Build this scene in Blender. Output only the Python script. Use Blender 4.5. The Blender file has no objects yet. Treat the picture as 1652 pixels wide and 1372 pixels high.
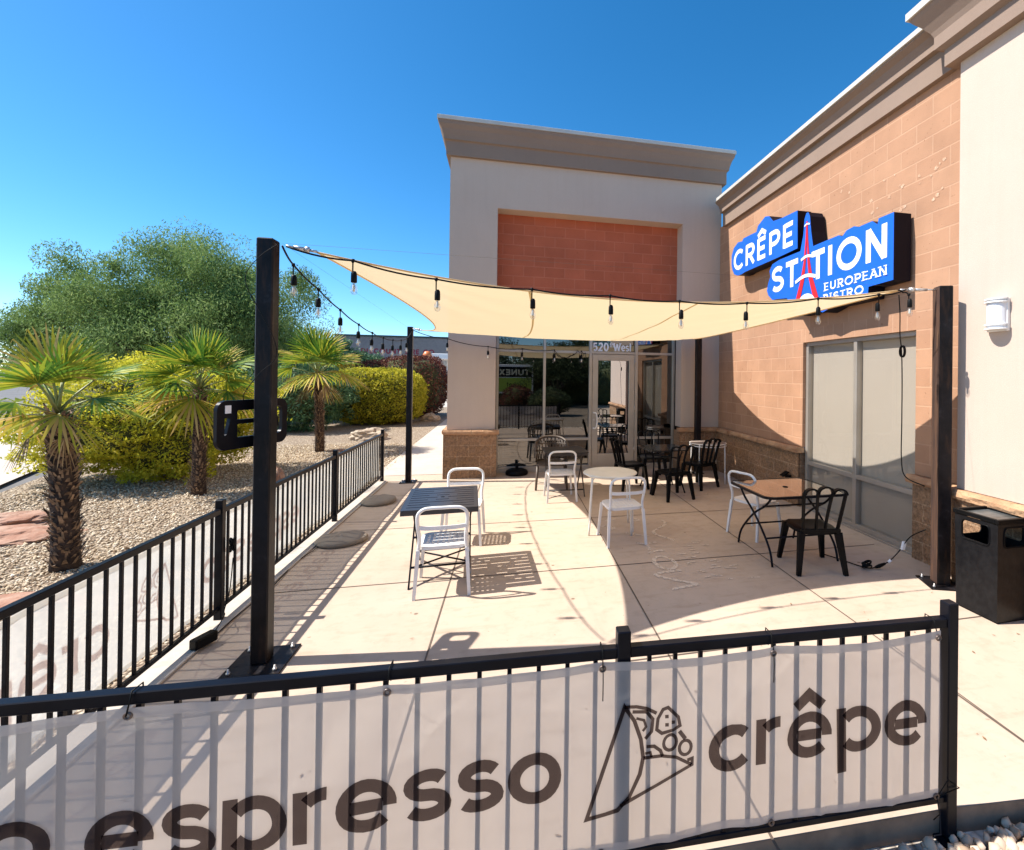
import bpy, math, random
import numpy as np
from mathutils import Vector, Matrix, noise
from mathutils.geometry import tessellate_polygon
random.seed(7); rng = np.random.default_rng(7)
R = math.radians
S = bpy.context.scene
col = S.collection

# ------------------------------------------------------------------ camera, sky, sun, exposure
cam_d = bpy.data.cameras.new('camera'); cam = bpy.data.objects.new('camera', cam_d); col.objects.link(cam)
F, CX, CY, YAW, PITCH, ROLL, H = 763.8, 984.0, 606.0, .2152, .0041, .0124, 1.905
cam_d.sensor_fit = 'HORIZONTAL'; cam_d.sensor_width = 36; cam_d.lens = 36*F/1652
cam_d.shift_x = (826-CX)/1652; cam_d.shift_y = (CY-686)/1652
cam_d.clip_end = 2000; cam_d.clip_start = .05
fw = Vector((math.sin(YAW), math.cos(YAW), 0)); rt = Vector((math.cos(YAW), -math.sin(YAW), 0)); up = Vector((0, 0, 1))
f2 = fw*math.cos(PITCH)+up*math.sin(PITCH); u2 = up*math.cos(PITCH)-fw*math.sin(PITCH)
r3 = rt*math.cos(ROLL)+u2*math.sin(ROLL); u3 = u2*math.cos(ROLL)-rt*math.sin(ROLL)
cam.matrix_world = Matrix(((r3.x, u3.x, -f2.x, 0), (r3.y, u3.y, -f2.y, 0), (r3.z, u3.z, -f2.z, H), (0, 0, 0, 1)))
S.camera = cam

LIGHT = Vector((1, -.12, -1.25)).normalized()          # direction the sunlight travels
w = bpy.data.worlds.new('World'); S.world = w; w.use_nodes = True
wt = w.node_tree; wt.nodes.clear()
sky = wt.nodes.new('ShaderNodeTexSky'); sky.sky_type = 'NISHITA'; sky.sun_disc = False
sky.sun_elevation = math.asin(-LIGHT.z); sky.sun_rotation = math.atan2(-LIGHT.x, -LIGHT.y)
sky.altitude = 900; sky.air_density = .8; sky.dust_density = .5; sky.ozone_density = 3.0
hs = wt.nodes.new('ShaderNodeHueSaturation'); hs.inputs['Saturation'].default_value = 1.32; hs.inputs['Hue'].default_value = .493
bg = wt.nodes.new('ShaderNodeBackground'); bg.inputs[1].default_value = .109
wo = wt.nodes.new('ShaderNodeOutputWorld')
wt.links.new(sky.outputs[0], hs.inputs['Color']); wt.links.new(hs.outputs[0], bg.inputs[0]); wt.links.new(bg.outputs[0], wo.inputs[0])
sd = bpy.data.lights.new('sun', 'SUN'); sd.energy = 3.9; sd.angle = R(.5); sd.color = (1, .95, .88)
sun = bpy.data.objects.new('sun', sd); col.objects.link(sun); sun.rotation_euler = LIGHT.to_track_quat('-Z', 'Y').to_euler(); sun.location = (-8, 3, 14)
S.view_settings.view_transform = 'Standard'; S.view_settings.look = 'None'; S.view_settings.gamma = 1
S.view_settings.exposure = 1.15
S.render.engine = 'CYCLES'
S.cycles.max_bounces = 10; S.cycles.transparent_max_bounces = 24

# ------------------------------------------------------------------ helpers
def nt(name):
    m = bpy.data.materials.new(name); m.use_nodes = True; t = m.node_tree
    return m, t, t.nodes['Principled BSDF'], t.nodes['Material Output']
def N(t, typ, **k):
    n = t.nodes.new(typ)
    for a, b in k.items(): setattr(n, a, b)
    return n
def ramp(t, src, stops):
    r = N(t, 'ShaderNodeValToRGB'); e = r.color_ramp.elements
    e[0].position, e[0].color = stops[0][0], (*stops[0][1], 1)
    e[1].position, e[1].color = stops[-1][0], (*stops[-1][1], 1)
    for p, c in stops[1:-1]:
        q = e.new(p); q.color = (*c, 1)
    t.links.new(src, r.inputs[0]); return r.outputs[0]
def coords(t, kind='Object', scale=None):
    tc = N(t, 'ShaderNodeTexCoord'); o = tc.outputs[kind]
    if scale:
        mp = N(t, 'ShaderNodeMapping'); mp.inputs['Scale'].default_value = scale; t.links.new(o, mp.inputs[0]); o = mp.outputs[0]
    return o
def noi(t, vec, sc, det=4, rough=.55):
    n = N(t, 'ShaderNodeTexNoise'); n.inputs['Scale'].default_value = sc; n.inputs['Detail'].default_value = det; n.inputs['Roughness'].default_value = rough
    t.links.new(vec, n.inputs['Vector']); return n.outputs['Fac']
def bump(t, b, h, strength, dist=.01, prev=None):
    n = N(t, 'ShaderNodeBump'); n.inputs['Strength'].default_value = strength; n.inputs['Distance'].default_value = dist
    t.links.new(h, n.inputs['Height'])
    if prev: t.links.new(prev, n.inputs['Normal'])
    t.links.new(n.outputs[0], b.inputs['Normal']); return n.outputs[0]
def mixc(t, fac, a, b, mode='MIX'):
    n = N(t, 'ShaderNodeMix', data_type='RGBA', blend_type=mode)
    if isinstance(fac, (int, float)): n.inputs[0].default_value = fac
    else: t.links.new(fac, n.inputs[0])
    for i, v in ((6, a), (7, b)):
        if isinstance(v, tuple): n.inputs[i].default_value = (*v, 1)
        else: t.links.new(v, n.inputs[i])
    return n.outputs[2]
def mat(name, c, rough=.6, metal=0, c2=None, sc=3, det=5, bp=0, bsc=60, bd=.004, spec=.5, lo=.35, hi=.65, coat=0):
    m, t, b, o = nt(name)
    b.inputs['Roughness'].default_value = rough; b.inputs['Metallic'].default_value = metal
    b.inputs['Specular IOR Level'].default_value = spec; b.inputs['Coat Weight'].default_value = coat
    co = coords(t)
    if c2 is None: c2 = tuple(min(1, x*.86) for x in c)
    t.links.new(ramp(t, noi(t, co, sc, det), [(lo, c2), (hi, c)]), b.inputs['Base Color'])
    if bp: bump(t, b, noi(t, co, bsc, 5), bp, bd)
    return m

M = {}
def stucco(name, c, c2):
    m, t, b, o = nt(name); b.inputs['Roughness'].default_value = .92; b.inputs['Specular IOR Level'].default_value = .15; co = coords(t)
    x = ramp(t, noi(t, co, 1.1, 6, .65), [(.3, c2), (.7, c)])
    st = ramp(t, noi(t, coords(t, 'Object', (5, 5, .35)), 2.2, 6, .7), [(.35, (.90, .88, .85)), (.55, (1, 1, 1))])
    x = mixc(t, .22, x, st, 'MULTIPLY'); g = ramp(t, noi(t, co, 260, 2, .5), [(.3, (.90, .90, .89)), (.6, (1.03, 1.03, 1.03))])
    t.links.new(mixc(t, 1, x, g, 'MULTIPLY'), b.inputs['Base Color']); bump(t, b, noi(t, co, 150, 5, .7), .6, .004); return m
M['stucco'] = stucco('stucco_paint', (.56, .45, .372), (.53, .42, .345))
M['taupe'] = stucco('taupe_stucco', (.28, .205, .16), (.255, .185, .145))
M['coping'] = mat('coping_metal', (.55, .53, .49), .45, c2=(.47, .45, .41), sc=2)
M['alu'] = mat('bronze_aluminium', (.47, .43, .38), .38, .55, c2=(.42, .38, .33), sc=4)
M['black'] = mat('black_powder_coat', (.006, .007, .011), .34, c2=(.004, .004, .007), sc=6, bp=.1, bsc=120, bd=.001, spec=.14)
M['plastic'] = mat('black_plastic', (.006, .006, .007), .40, c2=(.004, .004, .004), sc=6, spec=.10)
M['whitem'] = mat('white_painted_metal', (.80, .79, .77), .38, c2=(.74, .72, .69), sc=8)
M['cream'] = mat('cream_painted_metal', (.78, .74, .65), .4, c2=(.72, .68, .59), sc=6)
M['cord'] = mat('black_rubber_cord', (.005, .005, .005), .5, spec=.15)
M['galv'] = mat('galvanised_steel', (.60, .58, .56), .4, .7)
M['rope'] = mat('pale_strap', (.62, .55, .48), .7)
M['wood_dark'] = mat('dark_brown_slats', (.045, .034, .028), .45, c2=(.028, .022, .018), sc=14)
M['slate'] = mat('dark_metal_table', (.032, .030, .034), .36, c2=(.026, .026, .03), sc=5)
M['wicker'] = mat('brown_resin', (.10, .072, .052), .5, c2=(.06, .042, .03), sc=9)
M['taupe_cap'] = mat('taupe_resin_stone', (.27, .225, .175), .8, c2=(.23, .19, .15), sc=5, bp=.3, bsc=140)
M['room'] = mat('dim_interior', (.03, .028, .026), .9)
M['signside'] = mat('sign_return', (.004, .004, .012), .5, spec=.15)
M['blue'] = mat('sign_blue', (.012, .125, .62), .3, c2=(.010, .115, .58), sc=2)
M['white'] = mat('white_acrylic', (.86, .86, .86), .35, c2=(.82, .82, .82))
M['red'] = mat('red_vinyl', (.62, .02, .03), .4, c2=(.55, .02, .03))
M['rock'] = mat('tan_boulder', (.50, .40, .29), .9, c2=(.34, .26, .19), sc=6, bp=.7, bsc=20, bd=.02)
M['redrock'] = mat('red_sandstone', (.33, .16, .10), .9, c2=(.42, .27, .19), sc=6, bp=.7, bsc=20, bd=.02)
M['bark'] = mat('grey_bark', (.07, .055, .045), .9, c2=(.04, .03, .025), sc=9, bp=.8, bsc=18, bd=.03)
M['ptrunk'] = mat('palm_fibre', (.085, .05, .032), .95, c2=(.035, .02, .013), sc=16, bp=.9, bsc=40, bd=.02)
M['stub'] = mat('palm_leaf_bases', (.34, .22, .13), .85, c2=(.05, .028, .018), sc=14)
M['patch'] = mat('pale_filler_marks', (.58, .40, .28), .95, c2=(.45, .26, .16), sc=34, lo=.42, hi=.62)
M['chalk'] = mat('chalk_marks', (.74, .62, .49), .95, c2=(.66, .55, .43), sc=30)
_t = M['chalk'].node_tree; _tp = N(_t, 'ShaderNodeBsdfTransparent'); _mx = N(_t, 'ShaderNodeMixShader'); _t.links.new(ramp(_t, noi(_t, coords(_t), 22, 4, .7), [(.33, (0, 0, 0)), (.50, (.9, .9, .9))]), _mx.inputs[0])
_t.links.new(_tp.outputs[0], _mx.inputs[1]); _t.links.new(_t.nodes['Principled BSDF'].outputs[0], _mx.inputs[2]); _t.links.new(_mx.outputs[0], _t.nodes['Material Output'].inputs[0])
M['blind'] = mat('beige_window_shade', (.42, .385, .34), .9, c2=(.40, .365, .32), sc=1)
M['asphalt'] = mat('asphalt', (.17, .16, .15), .95, c2=(.13, .125, .12), sc=.6, bp=.4, bsc=60)
M['paint'] = mat('car_silver', (.55, .55, .56), .25, .3, coat=.6)
M['carblue'] = mat('car_blue', (.03, .12, .22), .25, .2, coat=.6)
M['darkglass'] = mat('dark_car_glass', (.01, .012, .014), .08)
M['tailred'] = mat('tail_lamp_red', (.45, .01, .015), .2)
M['grey_wall'] = mat('grey_store_wall', (.20, .185, .185), .85)
M['yellow'] = mat('yellow_disc', (.75, .60, .05), .4)
M['orange'] = mat('orange_ball', (.75, .2, .05), .4)

def post_rust():
    m, t, b, o = nt('weathered_black_steel'); co = coords(t); st = coords(t, 'Object', (9, 9, 1.6))
    b.inputs['Roughness'].default_value = .42
    base = ramp(t, noi(t, co, 5, 6, .7), [(.38, (.004, .004, .005)), (.58, (.010, .009, .011)), (.74, (.045, .042, .046))])
    r = ramp(t, noi(t, st, 1.6, 6, .7), [(.52, (0, 0, 0)), (.66, (1, 1, 1))])
    n = N(t, 'ShaderNodeNewGeometry'); sx = N(t, 'ShaderNodeSeparateXYZ'); t.links.new(n.outputs['Normal'], sx.inputs[0])
    t.links.new(mixc(t, r, base, (.028, .016, .012)), b.inputs['Base Color']); b.inputs['Specular IOR Level'].default_value = .18
    bump(t, b, noi(t, co, 40, 4), .25, .003)
    return m
M['steel'] = post_rust()
def rusty():
    m, t, b, o = nt('rust_streaked_steel'); st = coords(t, 'Object', (14, 14, 1.2))
    b.inputs['Roughness'].default_value = .6
    t.links.new(ramp(t, noi(t, st, 2, 7, .7), [(.30, (.022, .014, .012)), (.48, (.055, .030, .022)), (.62, (.10, .052, .030)), (.75, (.20, .125, .07))]), b.inputs['Base Color'])
    return m
M['rust'] = rusty()

def cmu(name, ax, c1, c2, mortar, bw=.4064, bh=.2032, ms=.008, off=(0, 0), bstr=.5, split=False):
    """concrete block wall; ax = horizontal world axis"""
    m, t, b, o = nt(name); b.inputs['Roughness'].default_value = .9; b.inputs['Specular IOR Level'].default_value = .2
    g = N(t, 'ShaderNodeNewGeometry'); s = N(t, 'ShaderNodeSeparateXYZ'); t.links.new(g.outputs['Position'], s.inputs[0])
    c = N(t, 'ShaderNodeCombineXYZ'); t.links.new(s.outputs[ax], c.inputs[0]); t.links.new(s.outputs['Z'], c.inputs[1])
    mp = N(t, 'ShaderNodeMapping'); mp.inputs['Location'].default_value = (off[0], off[1], 0); t.links.new(c.outputs[0], mp.inputs[0])
    br = N(t, 'ShaderNodeTexBrick'); br.inputs['Scale'].default_value = 1; br.inputs['Brick Width'].default_value = bw; br.inputs['Row Height'].default_value = bh
    br.inputs['Mortar Size'].default_value = ms; br.inputs['Mortar Smooth'].default_value = .2; br.inputs['Bias'].default_value = 0
    br.inputs['Color1'].default_value = (*c1, 1); br.inputs['Color2'].default_value = (*c2, 1); br.inputs['Mortar'].default_value = (*mortar, 1)
    t.links.new(mp.outputs[0], br.inputs['Vector'])
    pos = g.outputs['Position']
    v = ramp(t, noi(t, pos, 2.2, 5, .6), [(.3, (.86, .86, .86)), (.7, (1.06, 1.06, 1.06))])
    cc = mixc(t, 1, br.outputs['Color'], v, 'MULTIPLY')
    if split:
        v2 = ramp(t, noi(t, pos, 34, 4, .8), [(.32, (.42, .42, .42)), (.52, (.95, .95, .95)), (.7, (1.35, 1.3, 1.2))])
        cc = mixc(t, .85, cc, v2, 'MULTIPLY')
    else:
        v2 = ramp(t, noi(t, pos, 26, 3, .6), [(.26, (.55, .5, .45)), (.33, (1, 1, 1))])
        cc = mixc(t, .8, cc, v2, 'MULTIPLY')
    t.links.new(cc, b.inputs['Base Color'])
    inv = N(t, 'ShaderNodeMath', operation='SUBTRACT'); inv.inputs[0].default_value = 1; t.links.new(br.outputs['Fac'], inv.inputs[1])
    p = bump(t, b, inv.outputs[0], bstr, .006)
    bump(t, b, noi(t, pos, 60 if not split else 30, 5, .7), .35 if not split else .9, .004 if not split else .02, p)
    return m
salm1, salm2, mor = (.43, .245, .15), (.385, .212, .128), (.47, .28, .178)
M['cmu_side'] = cmu('salmon_block_side', 'Y', salm1, salm2, mor, off=(-.055, -.016))
M['cmu_lintel'] = cmu('salmon_block_lintel', 'Y', salm1, salm2, mor, bw=.2032, bh=.40, off=(-.05, .02))
M['cmu_front'] = cmu('terracotta_block_front', 'X', (.47, .13, .068), (.42, .115, .06), (.51, .17, .10), off=(.1, -.016))
M['split_side'] = cmu('split_face_block_side', 'Y', (.36, .215, .125), (.29, .175, .10), (.44, .29, .18), split=True, ms=.007, off=(.1, 0))
M['split_front'] = cmu('split_face_block_front', 'X', (.36, .215, .125), (.29, .175, .10), (.44, .29, .18), split=True, ms=.007, off=(.06, 0))
M['ledge'] = mat('sandstone_ledge', (.52, .31, .17), .9, c2=(.36, .19, .10), sc=5, bp=.8, bsc=26, bd=.02)

def concrete(name, c, c2):
    m, t, b, o = nt(name); b.inputs['Roughness'].default_value = .85; b.inputs['Specular IOR Level'].default_value = .25
    co = coords(t)
    a = ramp(t, noi(t, co, .9, 6, .6), [(.3, c2), (.7, c)])
    d = ramp(t, noi(t, co, 7, 5, .7), [(.25, (.86, .85, .83)), (.5, (1, 1, 1))])
    e = ramp(t, noi(t, co, 23, 2, .5), [(.22, (.5, .45, .4)), (.27, (1, 1, 1))])
    x = mixc(t, 1, a, d, 'MULTIPLY'); x = mixc(t, .6, x, e, 'MULTIPLY')
    st = ramp(t, noi(t, coords(t, 'Object', (1, 5, 1)), 1.7, 5, .6), [(.55, (1, 1, 1)), (.78, (.80, .76, .70))])
    x = mixc(t, .8, x, st, 'MULTIPLY')
    blot = ramp(t, noi(t, co, .55, 7, .75), [(.60, (1, 1, 1)), (.74, (.80, .75, .69))]); x = mixc(t, .9, x, blot, 'MULTIPLY')
    gum = N(t, 'ShaderNodeTexVoronoi'); gum.inputs['Scale'].default_value = 2.3; t.links.new(co, gum.inputs['Vector'])
    x = mixc(t, 1, x, ramp(t, gum.outputs['Distance'], [(.028, (.45, .41, .37)), (.045, (1, 1, 1))]), 'MULTIPLY')
    t.links.new(x, b.inputs['Base Color']); bump(t, b, noi(t, co, 150, 4), .25, .002)
    return m
M['concrete'] = concrete('patio_concrete', (.535, .425, .33), (.475, .365, .275))
M['walk'] = concrete('walk_concrete', (.56, .49, .41), (.50, .43, .36))
M['joint'] = mat('joint_grout', (.13, .095, .07), .9)
M['crack'] = mat('hairline_crack', (.36, .30, .24), .9)

def gravel(name, c1, c2, c3, sc):
    m, t, b, o = nt(name); b.inputs['Roughness'].default_value = .95; co = coords(t)
    v = N(t, 'ShaderNodeTexVoronoi'); v.inputs['Scale'].default_value = sc; t.links.new(co, v.inputs['Vector'])
    s = N(t, 'ShaderNodeSeparateColor'); t.links.new(v.outputs['Color'], s.inputs[0])
    x = ramp(t, s.outputs[0], [(.1, c2), (.5, c1), (.9, c3)])
    e = ramp(t, v.outputs['Distance'], [(.35, (1, 1, 1)), (.75, (.35, .3, .26))])
    t.links.new(mixc(t, 1, x, e, 'MULTIPLY'), b.inputs['Base Color'])
    inv = N(t, 'ShaderNodeMath', operation='SUBTRACT'); inv.inputs[0].default_value = 1; t.links.new(v.outputs['Distance'], inv.inputs[1])
    bump(t, b, inv.outputs[0], 1, .03)
    return m
M['gravel'] = gravel('tan_gravel', (.46, .36, .25), (.30, .21, .14), (.60, .50, .37), 34)
M['white_gravel'] = gravel('white_gravel', (.62, .56, .48), (.42, .35, .28), (.78, .74, .68), 16)
def island(name, stops, rough=.8, trans=0, spec=.12, clump=0):
    m, t, b, o = nt(name); b.inputs['Roughness'].default_value = rough; b.inputs['Specular IOR Level'].default_value = spec
    g = N(t, 'ShaderNodeNewGeometry'); fac = g.outputs['Random Per Island']
    if clump:
        nz = noi(t, g.outputs['Position'], clump, 3, .6); mr = N(t, 'ShaderNodeMapRange'); mr.inputs[1].default_value = .3; mr.inputs[2].default_value = .7; t.links.new(nz, mr.inputs[0])
        mx_ = N(t, 'ShaderNodeMix'); mx_.inputs[0].default_value = .38; t.links.new(mr.outputs[0], mx_.inputs[2]); t.links.new(fac, mx_.inputs[3]); fac = mx_.outputs[0]
    c = ramp(t, fac, stops); t.links.new(c, b.inputs['Base Color'])
    if trans:
        tr = N(t, 'ShaderNodeBsdfTranslucent'); t.links.new(c, tr.inputs[0])
        mx = N(t, 'ShaderNodeMixShader'); mx.inputs[0].default_value = trans
        t.links.new(b.outputs[0], mx.inputs[1]); t.links.new(tr.outputs[0], mx.inputs[2]); t.links.new(mx.outputs[0], o.inputs[0])
    return m
M['stones'] = island('loose_stones', [(0, (.28, .19, .12)), (.3, (.46, .355, .24)), (.75, (.60, .49, .35)), (1, (.74, .65, .52))], .95)
M['pale_stones'] = island('pale_loose_stones', [(0, (.26, .17, .11)), (.25, (.46, .35, .25)), (.8, (.62, .50, .38)), (1, (.74, .64, .51))], .95)
M['leaf_mesq'] = island('mesquite_leaves', [(0, (.045, .08, .022)), (.5, (.19, .29, .085)), (.85, (.35, .45, .16)), (1, (.46, .54, .24))], .6, .35, clump=1.1)
M['leaf_yel'] = island('golden_leaves', [(0, (.14, .18, .02)), (.35, (.44, .43, .035)), (.75, (.70, .62, .06)), (1, (.84, .76, .16))], .55, .5, clump=3.5)
M['leaf_yel2'] = island('yellow_green_leaves', [(0, (.12, .14, .02)), (.4, (.40, .38, .03)), (.8, (.66, .58, .06)), (1, (.76, .70, .13))], .55, .42, clump=3.5)
M['leaf_grn'] = island('dark_green_leaves', [(0, (.03, .08, .035)), (.5, (.08, .16, .07)), (1, (.16, .26, .12))], .5, .2)
M['leaf_red'] = island('purple_leaves', [(0, (.07, .022, .022)), (.5, (.14, .04, .035)), (.85, (.22, .09, .05)), (1, (.30, .18, .08))], .55, .2)
M['leaf_far'] = island('distant_leaves', [(0, (.03, .045, .022)), (.6, (.07, .095, .045)), (1, (.12, .15, .07))], .7, .2)
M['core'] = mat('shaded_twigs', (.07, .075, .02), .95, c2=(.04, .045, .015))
M['frond'] = island('fan_frond_green', [(0, (.05, .13, .02)), (.35, (.13, .25, .03)), (.7, (.38, .42, .04)), (1, (.60, .52, .06))], .45, .3)
M['frond_y'] = island('fan_frond_yellowing', [(0, (.20, .25, .03)), (.35, (.52, .45, .04)), (.7, (.55, .36, .10)), (1, (.66, .50, .24))], .5, .3)
M['frond_dry'] = island('dry_fronds', [(0, (.16, .10, .05)), (.5, (.32, .21, .11)), (1, (.48, .36, .22))], .8, .2)
M['petiole'] = mat('palm_stalk', (.24, .27, .08), .5)

def mesh_fabric(name, c, transp, trans, rough=.7, weave=0, tint=None):
    m, t, b, o = nt(name); b.inputs['Base Color'].default_value = (*c, 1); b.inputs['Roughness'].default_value = rough; b.inputs['Specular IOR Level'].default_value = .08
    tr = N(t, 'ShaderNodeBsdfTranslucent'); tr.inputs[0].default_value = (*c, 1)
    a = N(t, 'ShaderNodeMixShader'); a.inputs[0].default_value = trans
    t.links.new(b.outputs[0], a.inputs[1]); t.links.new(tr.outputs[0], a.inputs[2])
    tp = N(t, 'ShaderNodeBsdfTransparent'); tp.inputs[0].default_value = (*(tint or (1, 1, 1)), 1); q = N(t, 'ShaderNodeMixShader'); q.inputs[0].default_value = transp
    t.links.new(a.outputs[0], q.inputs[1]); t.links.new(tp.outputs[0], q.inputs[2]); t.links.new(q.outputs[0], o.inputs[0])
    if weave:
        co = coords(t); n_ = noi(t, coords(t, 'Object', (1, 14, 1)), 3, 4)
        t.links.new(ramp(t, n_, [(.3, tuple(x*.93 for x in c)), (.7, c)]), b.inputs['Base Color'])
    return m
M['banner'] = mesh_fabric('mesh_banner', (.62, .58, .55), .35, .42)
M['banner_side'] = mesh_fabric('side_mesh_banner', (.80, .76, .69), .15, .50)
M['ink_side'] = mesh_fabric('side_banner_ink', (.30, .20, .19), .85, .3, tint=(.62, .50, .48))
M['banner_ink'] = mesh_fabric('banner_ink', (.026, .016, .020), .84, .1, tint=(.19, .165, .17))
M['hem'] = mesh_fabric('banner_hem', (.62, .565, .53), .20, .42)
M['sail'] = mesh_fabric('shade_cloth', (.76, .60, .36), .025, .50, .8, 1)
M['sail_seam'] = mesh_fabric('sail_seam', (.62, .49, .27), .0, .4)
def glass(name, refl, tint, rough=0.0):
    m, t, b, o = nt(name); t.nodes.remove(b)
    tp = N(t, 'ShaderNodeBsdfTransparent'); tp.inputs[0].default_value = (*tint, 1)
    gl = N(t, 'ShaderNodeBsdfGlossy'); gl.inputs['Roughness'].default_value = rough; gl.inputs[0].default_value = (1, 1, 1, 1)
    fr = N(t, 'ShaderNodeLayerWeight'); fr.inputs[0].default_value = .5
    pw = N(t, 'ShaderNodeMath', operation='POWER'); pw.inputs[1].default_value = 5; t.links.new(fr.outputs['Facing'], pw.inputs[0])
    mr = N(t, 'ShaderNodeMapRange'); mr.inputs[1].default_value = 0; mr.inputs[2].default_value = 1; mr.inputs[3].default_value = refl; mr.inputs[4].default_value = 1
    t.links.new(pw.outputs[0], mr.inputs[0])
    mx = N(t, 'ShaderNodeMixShader'); t.links.new(mr.outputs[0], mx.inputs[0])
    t.links.new(tp.outputs[0], mx.inputs[1]); t.links.new(gl.outputs[0], mx.inputs[2]); t.links.new(mx.outputs[0], o.inputs[0])
    return m
M['glass'] = glass('tinted_storefront_glass', .15, (.20, .21, .23))
M['door_glass'] = glass('door_glass', .50, (.3, .3, .3))
M['side_glass'] = glass('window_glass', .035, (.88, .86, .83))
M['bulb'] = glass('clear_bulb', .14, (.93, .92, .90))
M['table_glass'] = glass('bronze_table_glass', .16, (.60, .42, .28))
M['filament'] = mat('pale_filament', (.85, .78, .62), .5)
M['lampwhite'] = mat('frosted_lamp_glass', (.75, .76, .78), .4)

class MB:
    """collects faces; build() links them as one mesh object"""
    def __init__(s): s.v = []; s.f = []; s.sm = []
    def add(s, vs, fs, sm=False):
        k = len(s.v); s.v += [tuple(x) for x in vs]; s.f += [tuple(i+k for i in f) for f in fs]; s.sm += [sm]*len(fs); return s
    def box(s, x0, x1, y0, y1, z0, z1, ch=0):
        if x0 > x1: x0, x1 = x1, x0
        if y0 > y1: y0, y1 = y1, y0
        if z0 > z1: z0, z1 = z1, z0
        return s.obox(Vector(((x0+x1)/2, (y0+y1)/2, (z0+z1)/2)), Vector((x1-x0, 0, 0))/2, Vector((0, y1-y0, 0))/2, Vector((0, 0, z1-z0))/2, ch)
    def obox(s, c, a, b, d, ch=0):
        c, a, b, d = map(Vector, (c, a, b, d))
        if not ch:
            vs = [c+i*a+j*b+k*d for k in (-1, 1) for j in (-1, 1) for i in (-1, 1)]
            return s.add(vs, [(0, 2, 3, 1), (4, 5, 7, 6), (0, 1, 5, 4), (2, 6, 7, 3), (0, 4, 6, 2), (1, 3, 7, 5)])
        ax = [a, b, d]; L = [x.length for x in ax]; u = [x/l for x, l in zip(ax, L)]; ch = min(ch, *[l*.49 for l in L])
        vs = []; idx = {}
        for i in (-1, 1):
            for j in (-1, 1):
                for k in (-1, 1):
                    for q in range(3):
                        sg = (i, j, k); p = Vector(c)
                        for r in range(3): p += u[r]*sg[r]*(L[r] if r == q else L[r]-ch)
                        idx[(i, j, k, q)] = len(vs); vs.append(p)
        fs = []
        for q in range(3):
            o1, o2 = [(1, 2), (2, 0), (0, 1)][q]
            for g in (-1, 1):
                lp = []
                for e1, e2 in ((-1, -1), (1, -1), (1, 1), (-1, 1)):
                    t_ = [0, 0, 0]; t_[q] = g; t_[o1] = e1; t_[o2] = e2; lp.append(idx[(*t_, q)])
                fs.append(lp if g > 0 else lp[::-1])
        for q in range(3):
            o1, o2 = [(1, 2), (2, 0), (0, 1)][q]
            for e1 in (-1, 1):
                for e2 in (-1, 1):
                    lo = [0, 0, 0]; hi = [0, 0, 0]; lo[q] = -1; hi[q] = 1
                    for z in (lo, hi): z[o1] = e1; z[o2] = e2
                    fs.append((idx[(*lo, o1)], idx[(*lo, o2)], idx[(*hi, o2)], idx[(*hi, o1)]))
        for i in (-1, 1):
            for j in (-1, 1):
                for k in (-1, 1): fs.append((idx[(i, j, k, 0)], idx[(i, j, k, 1)], idx[(i, j, k, 2)]))
        return s.add(vs, fs)
    def tube(s, pts, r, n=8, closed=False, flat=None, cap=True):
        """round tube along pts; r scalar or list; flat=(w,h) gives a rectangular section"""
        P = [Vector(p) for p in pts]; m = len(P)
        rr = r if isinstance(r, (list, tuple)) else [r]*m
        T = []
        for i in range(m):
            if closed: t = P[(i+1) % m]-P[i-1]
            else: t = P[min(i+1, m-1)]-P[max(i-1, 0)]
            T.append(t.normalized() if t.length > 1e-9 else Vector((0, 0, 1)))
        ref = Vector((0, 0, 1)) if abs(T[0].z) < .9 else Vector((0, 1, 0))
        u = (ref-T[0]*ref.dot(T[0])).normalized(); vs = []
        for i in range(m):
            u = u-T[i]*u.dot(T[i])
            if u.length < 1e-6: u = T[i].orthogonal()
            u.normalize(); v = T[i].cross(u)
            if flat:
                w_, h_ = flat[0]/2*rr[i]/rr[0], flat[1]/2*rr[i]/rr[0]
                vs += [P[i]+u*h_*a+v*w_*b for a, b in ((1, 1), (1, -1), (-1, -1), (-1, 1))]
            else: vs += [P[i]+(u*math.cos(2*math.pi*k/n)+v*math.sin(2*math.pi*k/n))*rr[i] for k in range(n)]
        q = 4 if flat else n; fs = []
        for i in range(m if closed else m-1):
            a, b = i*q, ((i+1) % m)*q
            fs += [(a+k, a+(k+1) % q, b+(k+1) % q, b+k) for k in range(q)]
        if cap and not closed: fs += [tuple(range(q))[::-1], tuple(range((m-1)*q, m*q))]
        return s.add(vs, fs, not flat)
    def lathe(s, prof, c=(0, 0, 0), n=20, sy=1, axis=None):
        c = Vector(c); vs = []; m = len(prof)
        for r, z in prof: vs += [c+Vector((r*math.cos(2*math.pi*k/n), r*sy*math.sin(2*math.pi*k/n), z)) for k in range(n)]
        fs = [(i*n+k, i*n+(k+1) % n, (i+1)*n+(k+1) % n, (i+1)*n+k) for i in range(m-1) for k in range(n)]
        fs += [tuple(range(n))[::-1], tuple(range((m-1)*n, m*n))]
        return s.add(vs, fs, True)
    def grid(s, rows, sm=True):
        m, n = len(rows), len(rows[0]); vs = [p for r in rows for p in r]
        return s.add(vs, [(i*n+k, i*n+k+1, (i+1)*n+k+1, (i+1)*n+k) for i in range(m-1) for k in range(n-1)], sm)
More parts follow.
